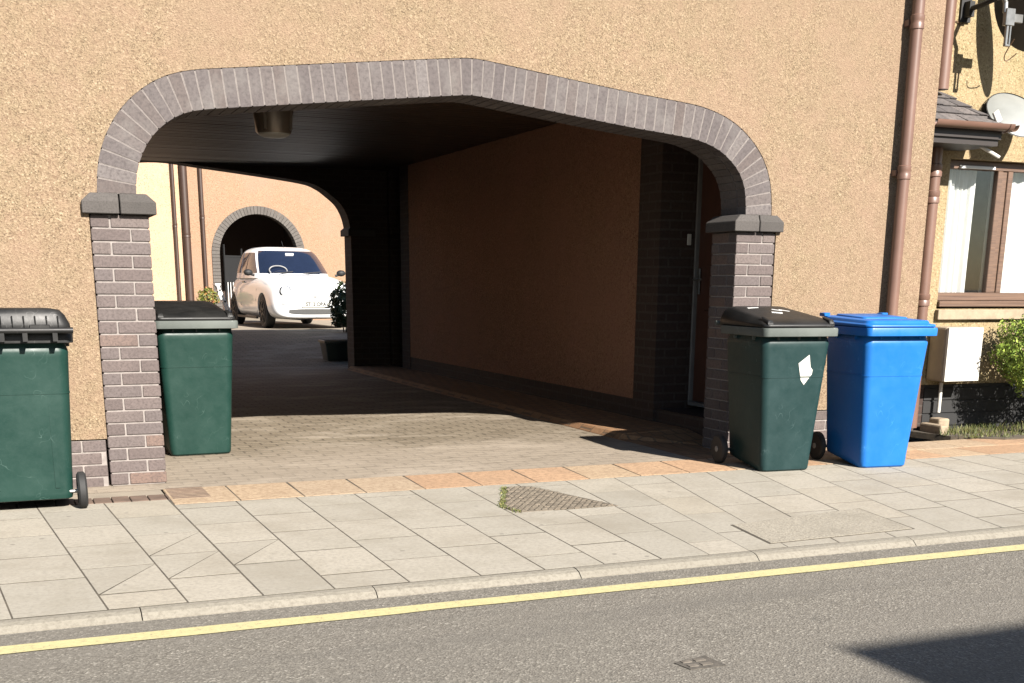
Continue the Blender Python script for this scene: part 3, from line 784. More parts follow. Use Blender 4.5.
# sticker and painted marks
bm = nb()
def onfront(x, z): # a point on the front face of a bin
    t = (z-.075)/(.815-.075); return (x, -(.2435+(.018+.268-.2435)*t)-.0025, z)
prism(bm, [onfront(.015, .715), onfront(.095, .770), onfront(.112, .69), onfront(.130, .672), onfront(.128, .645), onfront(.072, .575), onfront(.045, .605)], (0, .002, 0))
obj('sticker', bm, M['box_white'], body3)
from mathutils.bvhtree import BVHTree
lt = BVHTree.FromPolygons([v.co for v in lid3.data.vertices], [tuple(p.vertices) for p in lid3.data.polygons])
def lidz(x, y):
    h = lt.ray_cast(Vector((x, y, 2)), Vector((0, 0, -1))); return h[0].z if h[0] else 1.05
for (a, b, w) in (((-.06, -.02), (.01, -.05), .03), ((.05, .07), (.115, .03), .024), ((.0, .08), (.05, .03), .02), ((-.14, .17), (-.06, .16), .022)):
    dx, dy = b[0]-a[0], b[1]-a[1]; l = math.hypot(dx, dy); nx, ny = -dy/l*w/2, dx/l*w/2
    pts = [(a[0]+nx, a[1]+ny), (b[0]+nx*1.4, b[1]+ny), (b[0]-nx, b[1]-ny*.8), (a[0]-nx*.6, a[1]-ny)]
    bm = nb(); prism(bm, [(x, y, lidz(x, y)+.002) for x, y in pts], (0, 0, -.008)); obj('painted_mark', bm, M['white'], lid3)

# ------------------------------------------------------------------ neighbour house
NY = .50
nh = thing('neighbour_house', 'yellow roughcast house set back beside the archway house with brown timber window', 'house')
wx0, wx1, wz0, wz1 = 6.70, 8.35, 1.09, 2.215
bm = nb()
box(bm, 6.062, wx0, NY, NY+.3, .40, 4.05); box(bm, wx1, 14, NY, NY+.3, .40, 4.05); box(bm, wx0, wx1, NY, NY+.3, wz1, 4.05); box(bm, wx0, wx1, NY, NY+.3, .40, 1.03)
bmesh.ops.remove_doubles(bm, verts=bm.verts, dist=1e-4)
obj('house_wall', bm, M['harl2'], nh)
bm = nb(); box(bm, 6.062, 6.66, NY+.012, NY+.28, -.05, .40); obj('base_bricks', bm, M['brick_flat'], nh)
bm = nb(); box(bm, 6.66, 14, NY+.02, NY+.28, -.05, .40)
for k in range(3): box(bm, 6.665, 13.9, NY+.008, NY+.02, .05+.11*k, .145+.11*k)
obj('black_plinth', bm, M['black'], nh)
bm = nb(); box(bm, 6.062, 14, NY+.3, 9, 4.0, 4.05); box(bm, 13.8, 14, NY+.3, 9, 0, 4.05)
prism(bm, [(6.27, NY-.3, 4.02), (6.27, 4.9, 6.3), (6.27, 9.3, 4.05), (6.27, 9.3, 3.97), (6.27, 4.9, 6.2), (6.27, NY-.3, 3.93)], (8, 0, 0))
obj('house_roof', bm, M['slate'], nh)
# window
bm = nb(); F = .055
fy0, fy1 = NY+.075, NY+.135
box(bm, wx0+.004, wx1-.004, fy0, fy1, wz1-.07, wz1-.004); box(bm, wx0+.004, wx1-.004, fy0, fy1, wz0+.004, wz0+.07)
for x in (wx0+.004, 7.29, 7.40, wx1-.06): box(bm, x, x+F, fy0+.002, fy1-.002, wz0+.07, wz1-.07)
box(bm, 7.29+F, 7.40, fy0+.014, fy1-.01, wz0+.07, wz1-.07)
win = obj('window', bm, M['wood'], nh, bevel=.004)
bm = nb(); box(bm, wx0+.03, wx1-.03, fy0+.028, fy0+.034, wz0+.06, wz1-.06); obj('pane', bm, M['glass'], win)
bm = nb(); box(bm, 6.86, 7.235, fy0-.02, fy0-.001, wz1-.066, wz1-.042); obj('trickle_vent', bm, M['white'], win, bevel=.003)
bm = nb(); box(bm, wx0-.015, wx1+.02, NY-.045, fy0, .94, 1.022); obj('stone_sill', bm, M['sill'], win, bevel=.006)
bm = nb(); box(bm, wx0+.0, wx1, NY-.03, fy0+.01, 1.045, wz0+.002); obj('timber_sill', bm, M['wood'], win, bevel=.004)
def curtain(x0, x1, name):
    bm = nb(); n = 70; prev = None
    for k in range(n+1):
        x = x0+(x1-x0)*k/n; y = fy1+.06+.014*math.sin(k*.93)+.009*math.sin(k*.37+1)
        a, b = bm.verts.new((x, y, wz0+.03)), bm.verts.new((x, y*.6+.4*(fy1+.05), wz1-.03))
        if prev: bm.faces.new((prev[0], a, b, prev[1]))
        prev = (a, b)
    r = bmesh.ops.extrude_face_region(bm, geom=list(bm.faces))
    for e in r['geom']:
        if isinstance(e, bmesh.types.BMVert): e.co.y += .003
    obj(name, bm, M['curtain'], win, smooth=True)
curtain(6.72, 7.175, 'curtain'); curtain(7.33, 8.3, 'curtain')
bm = nb()
box(bm, wx0-.3, wx1+.3, NY+1.6, NY+1.65, .4, 2.8); box(bm, wx0-.3, wx1+.3, NY+.32, NY+1.6, .38, .4); box(bm, wx0-.35, wx0-.3, NY+.32, NY+1.6, .4, 2.8); box(bm, wx1+.3, wx1+.35, NY+.32, NY+1.6, .4, 2.8)
obj('room', bm, M['room'], nh)
# slate canopy with gutter
cx0, cx1, cyf = 6.11, 6.80, .06
zg = 2.40
bm = nb()
# deck: hipped end at the right
A0, A1 = (6.08, cyf+.02, zg+.02), (cx1, cyf+.02, zg+.02)
T0, T1 = (6.08, NY-.002, zg+.30), (cx1-.27, NY-.002, zg+.30); HB = (cx1, NY-.002, zg+.02)
def slates(bm, P, rows, cols):
    """staggered slates over a quad P=(bl, br, tr, tl)"""
    bl, br, tr, tl = [Vector(p) for p in P]; n = (br-bl).cross(tl-bl).normalized()
    for r_ in range(rows):
        v0, v1 = r_/rows, (r_+1.12)/rows
        L0, R0 = bl.lerp(tl, v0), br.lerp(tr, v0); L1, R1 = bl.lerp(tl, min(1, v1)), br.lerp(tr, min(1, v1))
        k = -.5 if r_ % 2 else 0
        while k < cols:
            a, b = max(0, k/cols+.004), min(1, (k+1)/cols-.004)
            if b > a:
                lift = n*(.016+random.uniform(0, .006)); lo = n*.004
                q = [L0.lerp(R0, a)+lift, L0.lerp(R0, b)+lift, L1.lerp(R1, b)+lo, L1.lerp(R1, a)+lo]
                prism(bm, [tuple(p) for p in q], tuple(-n*.006))
            k += 1
v = [bm.verts.new(p) for p in (A0, A1, HB, T1, T0, (6.08, NY-.002, zg+.0))]
bm.faces.new((v[0], v[1], v[3], v[4])); bm.faces.new((v[1], v[2], v[3])); bm.faces.new((v[0], v[4], v[5])); bm.faces.new((v[0], v[5], v[2], v[1])); bm.faces.new((v[5], v[4], v[3], v[2]))
slates(bm, (A0, A1, T1, T0), 4, 4); slates(bm, (A1, HB, T1, T1), 4, 2)
can = obj('slate_canopy', bm, M['slate'], nh)
bm = nb(); box(bm, 6.07, cx1-.02, cyf+.03, NY-.005, zg-.13, zg+.0); box(bm, 6.07, cx1-.01, cyf+.01, cyf+.03, zg-.085, zg+.02)
obj('soffit', bm, M['fascia'], can)
bm = nb()
def gutter(bm, p0, p1, r):
    p0, p1 = Vector(p0), Vector(p1); d = (p1-p0).normalized(); s = Vector((0, 0, 1)).cross(d).normalized()
    ra, rb = [], []
    for k in range(13):
        a = math.pi*k/12; off = s*math.cos(a)*r-Vector((0, 0, 1))*math.sin(a)*r; ra.append(p0+off); rb.append(p1+off)
    for k in range(12, -1, -1):
        a = math.pi*k/12; off = s*math.cos(a)*(r-.004)-Vector((0, 0, 1))*math.sin(a)*(r-.004); ra.append(p0+off); rb.append(p1+off)
    loft(bm, [ra, rb], True)
gutter(bm, (6.07, cyf-.035, zg+.02), (cx1+.03, cyf-.035, zg+.02), .05)
gutter(bm, (cx1-.02, cyf-.035, zg+.02), (cx1+.02, cyf-.035, zg+.02), .056)
gutter(bm, (cx1+.035, cyf-.07, zg+.018), (cx1+.035, NY, zg+.018), .05)
obj('gutter', bm, M['pipe'], can, smooth=True)
# pipes of the neighbour house
downpipe(6.445, NY-.10, 2.70, 4.0, .055, nh, (3.6,), M['pipe'])
bm = nb(); tube(bm, [(6.455, .40, 2.36), (6.455, .40, 2.0), (6.455, .40, .06)], .05, 16)
for zc in (2.10, 1.90, 1.1): lathe(bm, [(.05, zc-.05), (.058, zc-.045), (.058, zc-.01), (.053, zc), (.058, zc+.01), (.058, zc+.045), (.05, zc+.05)], 16, 'Z', (6.455, .40, 0))
obj('downpipe', bm, M['pipe'], nh, smooth=True)
bm = nb(); tube(bm, [(6.775, .44, .42), (6.775, .44, .17)], .016, 10); obj('gas_pipe', bm, M['box_white'], nh, smooth=True)
# meter box
mb = thing('meter_box', 'white plastic meter box fixed to the yellow wall under the window sill', 'meter box', (6.64, NY, 0))
bm = nb(); box(bm, 0.005, .375, -.205, -.003, .44, .885); obj('box_body', bm, plain('beige_box_side', (.42, .34, .24), .6), mb, bevel=.02)
bm = nb(); box(bm, 0.005, .37, -.235, -.207, .445, .88); box(bm, .10, .27, -.238, -.234, .47, .476); obj('box_door', bm, M['box_white'], mb, bevel=.008)

# dishes
def dish_bm(bm, r, depth, seg=40, rings=8, ell=.92):
    prof = []
    R1 = []
    for k in range(rings+1):
        f = k/rings; R1.append((r*f, depth*f*f))
    fr = [[(max(q, .001)*ell*math.cos(2*math.pi*s/seg), max(q, .001)*math.sin(2*math.pi*s/seg), h) for s in range(seg)] for q, h in R1]
    bk = [[(x, y, h-.006) for x, y, h in rr] for rr in fr][::-1]
    loft(bm, fr+bk, True)
d1 = thing('satellite_dish', 'dark satellite dish seen from behind on its wall arm above the canopy', 'satellite dish', (0, 0, 0))
bm = nb(); dish_bm(bm, .36, .06)
n1 = Vector((.93, .12, .30)).normalized()
rot = n1.to_track_quat('Z', 'Y').to_matrix().to_4x4()
DC = Vector((6.95, .13, 3.31))
bm.transform(Matrix.Translation(DC) @ rot)
obj('reflector', bm, M['dish_dk'], d1, smooth=True)
bm = nb(); box(bm, 6.665, 6.715, NY-.085, NY, 3.25, 3.36); box(bm, 6.64, 6.74, NY-.02, NY, 3.22, 3.39)
tube(bm, [(6.69, NY-.06, 3.305), (6.68, .30, 3.31), (6.675, .16, 3.325), (6.70, .11, 3.33)], .019, 10)
obj('wall_arm', bm, M['black'], d1, smooth=True)
bm = nb(); tube(bm, [(6.655, .12, 3.325), (6.70, .11, 3.33), (6.725, .105, 3.29), (6.725, .10, 3.22)], .02, 10)
box(bm, 6.715, 6.80, .07, .11, 3.13, 3.25); box(bm, 6.735, 6.755, .075, .10, 2.99, 3.13); box(bm, 6.768, 6.782, .075, .10, 3.0, 3.13); box(bm, 6.735, 6.782, .073, .102, 2.985, 3.0); box(bm, 6.79, 6.90, .09, .115, 3.16, 3.22)
obj('mount_bracket', bm, M['steel'], d1, bevel=.003)
bm = nb(); tube(bm, catmull([(6.70, NY-.01, 3.24), (6.66, NY-.01, 3.20), (6.60, NY-.008, 3.22), (6.575, NY-.006, 3.1), (6.57, NY-.006, 2.72)], 5), .004, 6)
obj('coax_cable', bm, M['cable'], d1)
bm = nb(); tube(bm, catmull([(6.86, .12, 3.05), (6.86, .20, 2.95), (6.93, .25, 2.92), (6.98, .2, 2.97)], 5), .004, 6)
obj('coax_cable', bm, M['cable'], d1)
d2 = thing('satellite_dish', 'pale grey satellite dish on the yellow wall just right of the canopy', 'satellite dish', (0, 0, 0))
bm = nb(); dish_bm(bm, .25, -.045)
n2 = Vector((-.15, -.72, .68)).normalized(); rot2 = n2.to_track_quat('Z', 'Y').to_matrix().to_4x4()
D2 = Vector((7.13, .28, 2.575)); bm.transform(Matrix.Translation(D2) @ rot2)
obj('reflector', bm, M['dish_lt'], d2, smooth=True)
bm = nb(); lathe(bm, [(.253, -.048), (.259, -.044), (.253, -.038)], 40, 'Z'); 
bmesh.ops.delete(bm, geom=[f for f in bm.faces if len(f.verts) > 4], context='FACES'); bm.transform(Matrix.Translation(D2) @ rot2 @ Matrix.Scale(.92, 4, (1, 0, 0)))
obj('dish_rim', bm, M['dish_dk'], d2, smooth=True)
bm = nb(); tube(bm, [(7.06, .30, 2.53), (7.02, NY-.02, 2.56), (7.02, NY, 2.56)], .018, 8); box(bm, 6.97, 7.07, NY-.02, NY, 2.48, 2.64); tube(bm, [(7.05, .30, 2.42), (6.90, .18, 2.38), (6.80, .12, 2.42), (6.77, .11, 2.46)], .009, 8)
obj('wall_bracket', bm, M['black'], d2)
bm = nb()
rl = Matrix.Translation((6.755, .10, 2.485)) @ Matrix.Rotation(R(-35), 4, 'Y')
box(bm, -.028, .028, -.012, .012, -.045, .045); bm.transform(rl); obj('receiver', bm, M['box_white'], d2, bevel=.004)
bm = nb(); tube(bm, [(6.72, .22, 2.285), (6.885, .17, 2.20)], .014, 8); obj('strut', bm, M['box_white'], d2)

# planting by the neighbour wall
def leafball(bm, c, rad, n, size, shell=.55, squash=(1, 1, 1), seed=1, zmin=None):
    rnd = random.Random(seed); c = Vector(c)
    for _ in range(n):
        d = Vector((rnd.gauss(0, 1), rnd.gauss(0, 1), rnd.gauss(0, 1))).normalized()
        lump = 1+.13*math.sin(d.x*7+seed)*math.sin(d.y*6+1)+.10*math.sin(d.z*9+d.x*5)
        r = rad*lump*(shell+(1-shell)*rnd.random()**.5)
        p = c+Vector((d.x*r*squash[0], d.y*r*squash[1], d.z*r*squash[2]))
        if zmin is not None and p.z < zmin: continue
        nrm = (d+Vector((rnd.gauss(0, .6), rnd.gauss(0, .6), rnd.gauss(0, .6)+.3))).normalized()
        u = nrm.orthogonal().normalized(); u.rotate(Matrix.Rotation(rnd.random()*6.28, 3, nrm)); w = nrm.cross(u)
        s = size*rnd.uniform(.6, 1.3)
        v = [bm.verts.new(p+u*s), bm.verts.new(p+w*s*.45+nrm*s*.1), bm.verts.new(p-u*s), bm.verts.new(p-w*s*.45+nrm*s*.1)]
        bm.faces.new(v)
def shrub(name, label, c, rad, n, size, mat, squash=(1, 1, 1), seed=1, ground=0, group=None, stems=5):
    t = thing(name, label, 'shrub', (c[0], c[1], ground), group=group)
    bm = nb(); leafball(bm, (0, 0, c[2]-ground), rad, n, size, .5, squash, seed); obj('foliage', bm, mat, t, recalc=False)
    bm = nb()
    for k in range(stems):
        a = k*2.4; tube(bm, [(.03*math.cos(a), .03*math.sin(a), -.02), (.06*math.cos(a), .06*math.sin(a), (c[2]-ground)*.5), (rad*.5*math.cos(a), rad*.5*math.sin(a), c[2]-ground+rad*.2)], [.012, .009, .004], 6)
    obj('stem', bm, M['twig'], t)
    return t
shrub('box_shrub', 'bright green clipped bush in front of the yellow wall beside the meter box', (7.44, .05, .70), .36, 11000, .016, M['leaf'], (1, .9, 1.0), 3)
shrub('box_shrub', 'second green bush further along the yellow wall, at the right edge', (8.05, .12, .55), .42, 6000, .018, M['leaf'], (1.1, .85, 1.1), 9)
bm = nb(); prism(bm, [(6.50, .49, .02), (14, .49, .02), (14, -.10, .014), (6.95, -.16, .014), (6.62, .1, .014)], (0, 0, -.05)); struct('flower_bed', bm, M['soil'])
bm = nb()
for _ in range(420):
    x = random.uniform(6.62, 9.5); y = random.uniform(-.12, .42)
    blades(bm, x, y, .015, 7, (.03, .02), .06 if y > .1 else .035, .003)
tag(obj('grass_strip', bm, M['grass'], recalc=False), 'straggly grass growing along the foot of the yellow house wall', 'grass', kind='stuff')
bm = nb()
box(bm, 6.60, 6.68, .20, .46, -.02, .09); box(bm, 6.685, 6.80, .32, .45, -.02, .13)
tag(obj('edging_stone', bm, M['sill'], bevel=.015), 'rough pale stones at the corner of the grass strip below the meter box', 'stone')

# ------------------------------------------------------------------ courtyard
CY = 21.0
ch = thing('courtyard_house', 'sunlit peach rendered house behind the courtyard with a round-headed brick archway', 'house')
acx, asz, ri, ro = 5.12, 1.80, .90, 1.075
bm = nb()
n = 32; rq = ri+.1
cv = [(acx-rq*math.cos(math.pi*k/n), asz+rq*math.sin(math.pi*k/n)) for k in range(n+1)]
strip_wall(bm, [(3.40, .2), (acx-rq, .2)], 6, CY, CY+.35); strip_wall(bm, cv, 6, CY, CY+.35); strip_wall(bm, [(acx+rq, .2), (14, .2)], 6, CY, CY+.35)
obj('house_wall', bm, M['peach'], ch)
bm = nb(); nb_ = 40
for k in range(nb_):
    a, b = math.pi*(k+.05)/nb_, math.pi*(k+.95)/nb_
    prism(bm, [(acx+q*math.cos(t), CY-.03, asz+q*math.sin(t)) for q, t in ((ri, a), (ri, b), (ro, b), (ro, a))], (0, .3, 0))
z = asz
while z > .3:
    for s in (-1, 1):
        xa, xb = sorted((acx+s*ri, acx+s*ro)); box(bm, xa, xb, CY-.03, CY+.27, z-.073, z-.004)
    z -= .077
obj('arch_surround', bm, island('court_arch_brick', [(0, (.14, .125, .112)), (1, (.175, .158, .142))]), ch)
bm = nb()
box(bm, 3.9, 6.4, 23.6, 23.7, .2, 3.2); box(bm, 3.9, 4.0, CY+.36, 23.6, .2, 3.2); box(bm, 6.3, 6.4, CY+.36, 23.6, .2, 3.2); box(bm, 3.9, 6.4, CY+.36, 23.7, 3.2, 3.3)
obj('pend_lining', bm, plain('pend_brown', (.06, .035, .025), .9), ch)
downpipe(3.50, CY-.09, .33, 6, .085, ch, (2.2, 3.9), M['pipe_dk']); downpipe(3.875, CY-.06, .33, 6, .045, ch, (2.6,), M['pipe_dk'])
crh = thing('cream_house', 'sunlit cream rendered house at the left of the courtyard', 'house')
bm = nb(); box(bm, -12, 3.395, CY-.05, CY+6, .2, 6.0); obj('house_wall', bm, M['cream'], crh)
downpipe(3.26, CY-.115, .33, 6, .04, crh, (2.4,), M['pipe_dk'])
# gate inside the pend
gate = thing('iron_gate', 'black iron gate standing open in the round courtyard arch', 'gate', (4.36, CY+.30, .33), R(35))
bm = nb()
box(bm, 0, .03, -.015, .015, .05, 1.7); box(bm, .56, .59, -.015, .015, .05, 1.62); box(bm, .03, .56, -.012, .012, .12, .16); box(bm, .03, .56, -.012, .012, .86, .90); box(bm, .03, .56, -.012, .012, 1.42, 1.46); box(bm, .03, .56, -.006, .006, .90, 1.42)
obj('gate_frame', bm, M['black'], gate)
bm = nb()
for k in range(6): tube(bm, [(.09+.085*k, 0, .14), (.09+.085*k, 0, .88)], .012, 8)
obj('gate_bars_sunlit_white', bm, M['white'], gate)  # black iron bars coloured white to stand in for sunlight on them
# white stepladder
lad = thing('ladder', 'small white ladder leaning beside the round courtyard arch', 'ladder', (4.30, 19.75, .33), R(90))
bm = nb()
for q in (0, .30):
    prism(bm, [(q, 0, .0), (q+.035, 0, .0), (q+.035, .34, .80), (q, .34, .80)], (0, .06, 0))
for k in range(3): box(bm, .0, .335, .10+.10*k, .17+.10*k, .19+.24*k, .225+.24*k)
box(bm, -.005, .34, .30, .42, .79, .83)
obj('ladder_frame', bm, M['white'], lad)
shrub('flowering_shrub', 'yellow-green flowering shrub by the courtyard wall just above the inner green bin', (3.62, 19.2, .84), .23, 700, .035, M['leaf_yl'], (1, 1, 1), 5, .33)
shrub('courtyard_shrub', 'dark leafy shrub in shade beside the white car', (5.32, 14.3, .80), .36, 1500, .045, M['leaf_dk'], (.85, 1, 1.1), 6, .32)
pl = thing('planter_trough', 'dark green planter trough on the paving just beyond the passage', 'planter', (4.28, 10.75, gz(10.75)))
bm = nb(); loft(bm, [rrect(.24, .17, .03, 0), rrect(.28, .21, .03, .26), rrect(.30, .23, .03, .265), rrect(.30, .23, .03, .30), rrect(.27, .20, .03, .30), rrect(.26, .19, .03, .25)], True)
obj('trough', bm, M['planter'], pl, smooth=True)

# ------------------------------------------------------------------ car
car = thing('parked_car', 'small rounded white hatchback parked in the sunny courtyard behind the passage', 'car', (5.06, 15.5, .33), R(3))
car.scale = (1.05, 1.05, 1.05)
def lerpT(tab, z):
    for a, b in zip(tab, tab[1:]):
        if z <= b[0]:
            t = (z-a[0])/(b[0]-a[0]); t = max(0, t); return [a[i]+(b[i]-a[i])*t for i in range(1, len(a))]
    return list(tab[-1][1:])
bm = nb()
ST = [(-.03, .50, .30, .60), (-.029, .62, .22, .67), (.0, .71, .195, .735), (.08, .765, .18, .795), (.22, .79, .172, .85), (.5, .803, .17, .905), (.9, .81, .17, .95), (1.3, .812, .17, .965), (2.0, .814, .17, .97), (2.7, .812, .17, .975), (3.15, .79, .18, .965), (3.42, .72, .22, .90), (3.54, .58, .30, .76)]
rings = []
for y, w, zb, zt in ST:
    half = [(0, zb), (.55*w, zb), (.86*w, zb+.015), (.975*w, zb+.11), (w, zb+(zt-zb)*.42), (.985*w, zb+(zt-zb)*.66), (.93*w, zb+(zt-zb)*.88), (.78*w, zb+(zt-zb)*.985), (.40*w, zt+.018), (0, zt+.025)]
    ring = [(x, y, z) for x, z in half] + [(-x, y, z) for x, z in half[-2:0:-1]]
    rings.append(ring)
loft(bm, rings)
body = obj('car_body', bm, M['car'], car, smooth=True)
sm = body.modifiers.new('s', 'SUBSURF'); sm.levels = 2; sm.render_levels = 2
cut = []
for y in (.72, 3.02):
    for s in (-1, 1):
        bm = nb(); lathe(bm, [(.34, -.22), (.34, .2)], 40, 'X', (s*.80, y, .30)); cut.append(obj('cutter', bm, M['black'], car))
bake(body, cut)
for p in body.data.polygons: p.use_smooth = True
body.data.materials.clear(); body.data.materials.append(M['car'])
try: body.data.set_sharp_from_angle(angle=R(40))
except Exception: pass
# greenhouse
GH = [(.90, .93, 3.44, .765), (.98, 1.04, 3.42, .75), (1.10, 1.22, 3.37, .72), (1.25, 1.45, 3.27, .675), (1.36, 1.63, 3.15, .63), (1.42, 1.76, 3.05, .585), (1.455, 1.88, 2.95, .52), (1.48, 2.02, 2.82, .43), (1.492, 2.2, 2.66, .28), (1.496, 2.35, 2.5, .1)]
NN = 3.6
def gsec(z):
    yf, yr, hw = lerpT(GH, z); return (yf+yr)/2, (yr-yf)/2, hw
bm = nb(); rings = []
for z in [.90+.02*k for k in range(26)]+[1.43, 1.445, 1.455, 1.468, 1.48, 1.487, 1.492, 1.496]:
    yc, a, hw = gsec(z); ring = []
    for k in range(64):
        t = 2*math.pi*k/64; c, s = math.cos(t), math.sin(t)
        ring.append((hw*math.copysign(abs(c)**(2/NN), c), yc+a*math.copysign(abs(s)**(2/NN), s), z))
    rings.append(ring)
loft(bm, rings); obj('cabin', bm, M['car'], car, smooth=True)
def patch(bm, fn, nu, nv, back):
    g = [[bm.verts.new(fn(i/nu, j/nv)) for i in range(nu+1)] for j in range(nv+1)]
    for j in range(nv):
        for i in range(nu): bm.faces.new((g[j][i], g[j][i+1], g[j+1][i+1], g[j+1][i]))
    r = bmesh.ops.extrude_face_region(bm, geom=list(bm.faces))
    for e in r['geom']:
        if isinstance(e, bmesh.types.BMVert): e.co += Vector(back)
bm = nb()
def ws(u, v):
    z = .985+(1.405-.985)*v; yc, a, hw = gsec(z); s = (-1+2*u)*.885
    return (s*hw, yc-a*(1-abs(s)**NN)**(1/NN)-.010, z+.006)
patch(bm, ws, 24, 10, (0, .02, -.01)); obj('windscreen', bm, M['car_glass'], car, smooth=True)
for s_ in (-1, 1):
    for (qa0, qa1, qb0, qb1) in ((-.70, .12, -.66, .16), (.20, .66, .23, .60)):
        bm = nb()
        def sw(u, v):
            z = 1.0+(1.375-1.0)*v; yc, a, hw = gsec(z)
            q = (qa0+(qa1-qa0)*u)*(1-v)+(qb0+(qb1-qb0)*u)*v
            return (s_*(hw*(1-abs(q)**NN)**(1/NN)+.008), yc+q*a, z)
        patch(bm, sw, 12, 8, (-s_*.014, 0, 0)); obj('side_window', bm, M['car_glass'], car, smooth=True)
bm = nb()
box(bm, -.09, .07, 1.66, 1.67, 1.30, 1.365)
bm.transform(Matrix.Translation((0, -.105, 0))); obj('windscreen_sticker', bm, M['white'], car)
bm = nb(); 
for k in range(24):
    a0, a1 = 2*math.pi*k/24, 2*math.pi*(k+1)/24
    if math.sin(a0) < -.3: continue
    c = (-.36, 1.125, 1.04)
    tube(bm, [(c[0]+.17*math.cos(a), c[1]+.055*math.sin(a)-.012, c[2]+.085*math.sin(a)) for a in (a0, a1)], .012, 6)
obj('steering_wheel', bm, M['hub'], car)
from mathutils.bvhtree import BVHTree
tb = BVHTree.FromPolygons([v.co for v in body.data.vertices], [tuple(p.vertices) for p in body.data.polygons])
def front_y(x, z):  # where the nose surface lies
    h = tb.ray_cast(Vector((x, -2, z)), Vector((0, 1, 0)))
    return h[0].y if h[0] else .1
for s in (-1, 1):
    bm = nb(); lathe(bm, [(.112, .03), (.112, -.015), (.10, -.022)], 28, 'Y', (s*.545, front_y(s*.545, .66)+.02, .665)); hl = obj('headlight', bm, M['chrome'], car, smooth=True)
    bm = nb(); lathe(bm, [(.098, .0), (.085, -.018), (.05, -.028), (.001, -.031)], 28, 'Y', (s*.545, front_y(s*.545, .66)+.005, .665)); obj('lens', bm, M['lamp_glass'], hl, smooth=True)
    bm = nb(); lathe(bm, [(.060, .03), (.060, -.012), (.035, -.028), (.001, -.032)], 24, 'Y', (s*.575, front_y(s*.575, .475)+.01, .475)); obj('lower_lamp', bm, M['lamp_glass'], car, smooth=True)
    bm = nb(); rings = []
    for k, (f, g2) in enumerate(((.001, 0), (.6, .01), (.95, .04), (1, .08), (.9, .12), (.4, .15), (.001, .155))):
        rings.append([(s*.905+.085*f*math.cos(2*math.pi*q/16), 1.16+g2, 1.0+.06*f*math.sin(2*math.pi*q/16)) for q in range(16)])
    loft(bm, rings); tube(bm, [(s*.79, 1.24, .95), (s*.86, 1.23, .97)], .022, 8); obj('wing_mirror', bm, M['black'], car, smooth=True)
    for y in (.72, 3.02):
        bm = nb(); lathe(bm, [(.19, -.085), (.27, -.09), (.298, -.07), (.30, 0), (.298, .07), (.27, .09), (.19, .085)], 36, 'X', (s*.705, y, .30)); w = obj('wheel', bm, M['rubber'], car, smooth=True)
        bm = nb(); lathe(bm, [(.19, .02), (.205, .098), (.192, .104), (.18, .088), (.05, .09), (.001, .094)] if s > 0 else [(.19, -.02), (.205, -.098), (.192, -.104), (.18, -.088), (.05, -.09), (.001, -.094)], 30, 'X', (s*.705, y, .30))
        for k in range(7):
            a = k*2*math.pi/7; c, n_ = math.cos(a), math.sin(a); x_ = s*(.705+.086)
            prism(bm, [(x_, y+.03*c-.02*n_, .3+.03*n_+.02*c), (x_, y+.18*c-.014*n_, .3+.18*n_+.014*c), (x_, y+.18*c+.014*n_, .3+.18*n_-.014*c), (x_, y+.03*c+.02*n_, .3+.03*n_-.02*c)], (s*.02, 0, 0))
        obj('rim', bm, M['iron'], w, smooth=True)
bm = nb()
for z0, z1 in ((.265, .36),):
    ra, rb = [], []
    for k in range(25):
        x = -.5+1.0*k/24; za, zb_ = z0+.03*(abs(x)/.52)**4, z1-.02*(abs(x)/.52)**4
        ra.append((x, front_y(x, za+.03)-.012, za)); rb.append((x, front_y(x, zb_)-.010, zb_))
    g = [[bm.verts.new(p) for p in ra], [bm.verts.new(p) for p in rb]]
    for k in range(24): bm.faces.new((g[0][k], g[0][k+1], g[1][k+1], g[1][k]))
    r = bmesh.ops.extrude_face_region(bm, geom=list(bm.faces))
    for e in r['geom']:
        if isinstance(e, bmesh.types.BMVert): e.co.y += .06
obj('grille', bm, plain('grille_grey', (.035, .035, .033), .6, var=.3, scale=60), car)
bm = nb(); box(bm, -.26, .26, -.058, -.046, .385, .495); box(bm, -.2, .2, -.046, front_y(0, .44)+.02, .40, .48); pt = obj('number_plate', bm, M['plate'], car, bevel=.004)
text_mesh('plate_text', 'ST12 OBA', .094, M['ink'], pt, (0, -.0585, .44), (R(90), 0, 0), .001, .92)
bm = nb(); 
for s in (-1, 1): tube(bm, [(s*q, front_y(s*q, .575)-.004, .575) for q in (.06, .15, .24, .32)], .010, 8)
lathe(bm, [(.035, .03), (.035, .004), (.02, .001)], 20, 'Y', (0, front_y(0, .575)-.004, .575))
obj('nose_badge', bm, plain('badge_grey', (.30, .30, .30), .4), car, smooth=True)
for s in (-.35, .2):
    bm = nb(); tube(bm, [(s-.1, 1.0, .99), (s+.25, 1.03, 1.02)], .009, 6); obj('wiper', bm, M['black'], car)
bm = nb(); tube(bm, [(0, 2.0, 1.48), (0, 2.12, 1.60)], .004, 6); obj('aerial', bm, M['black'], car)

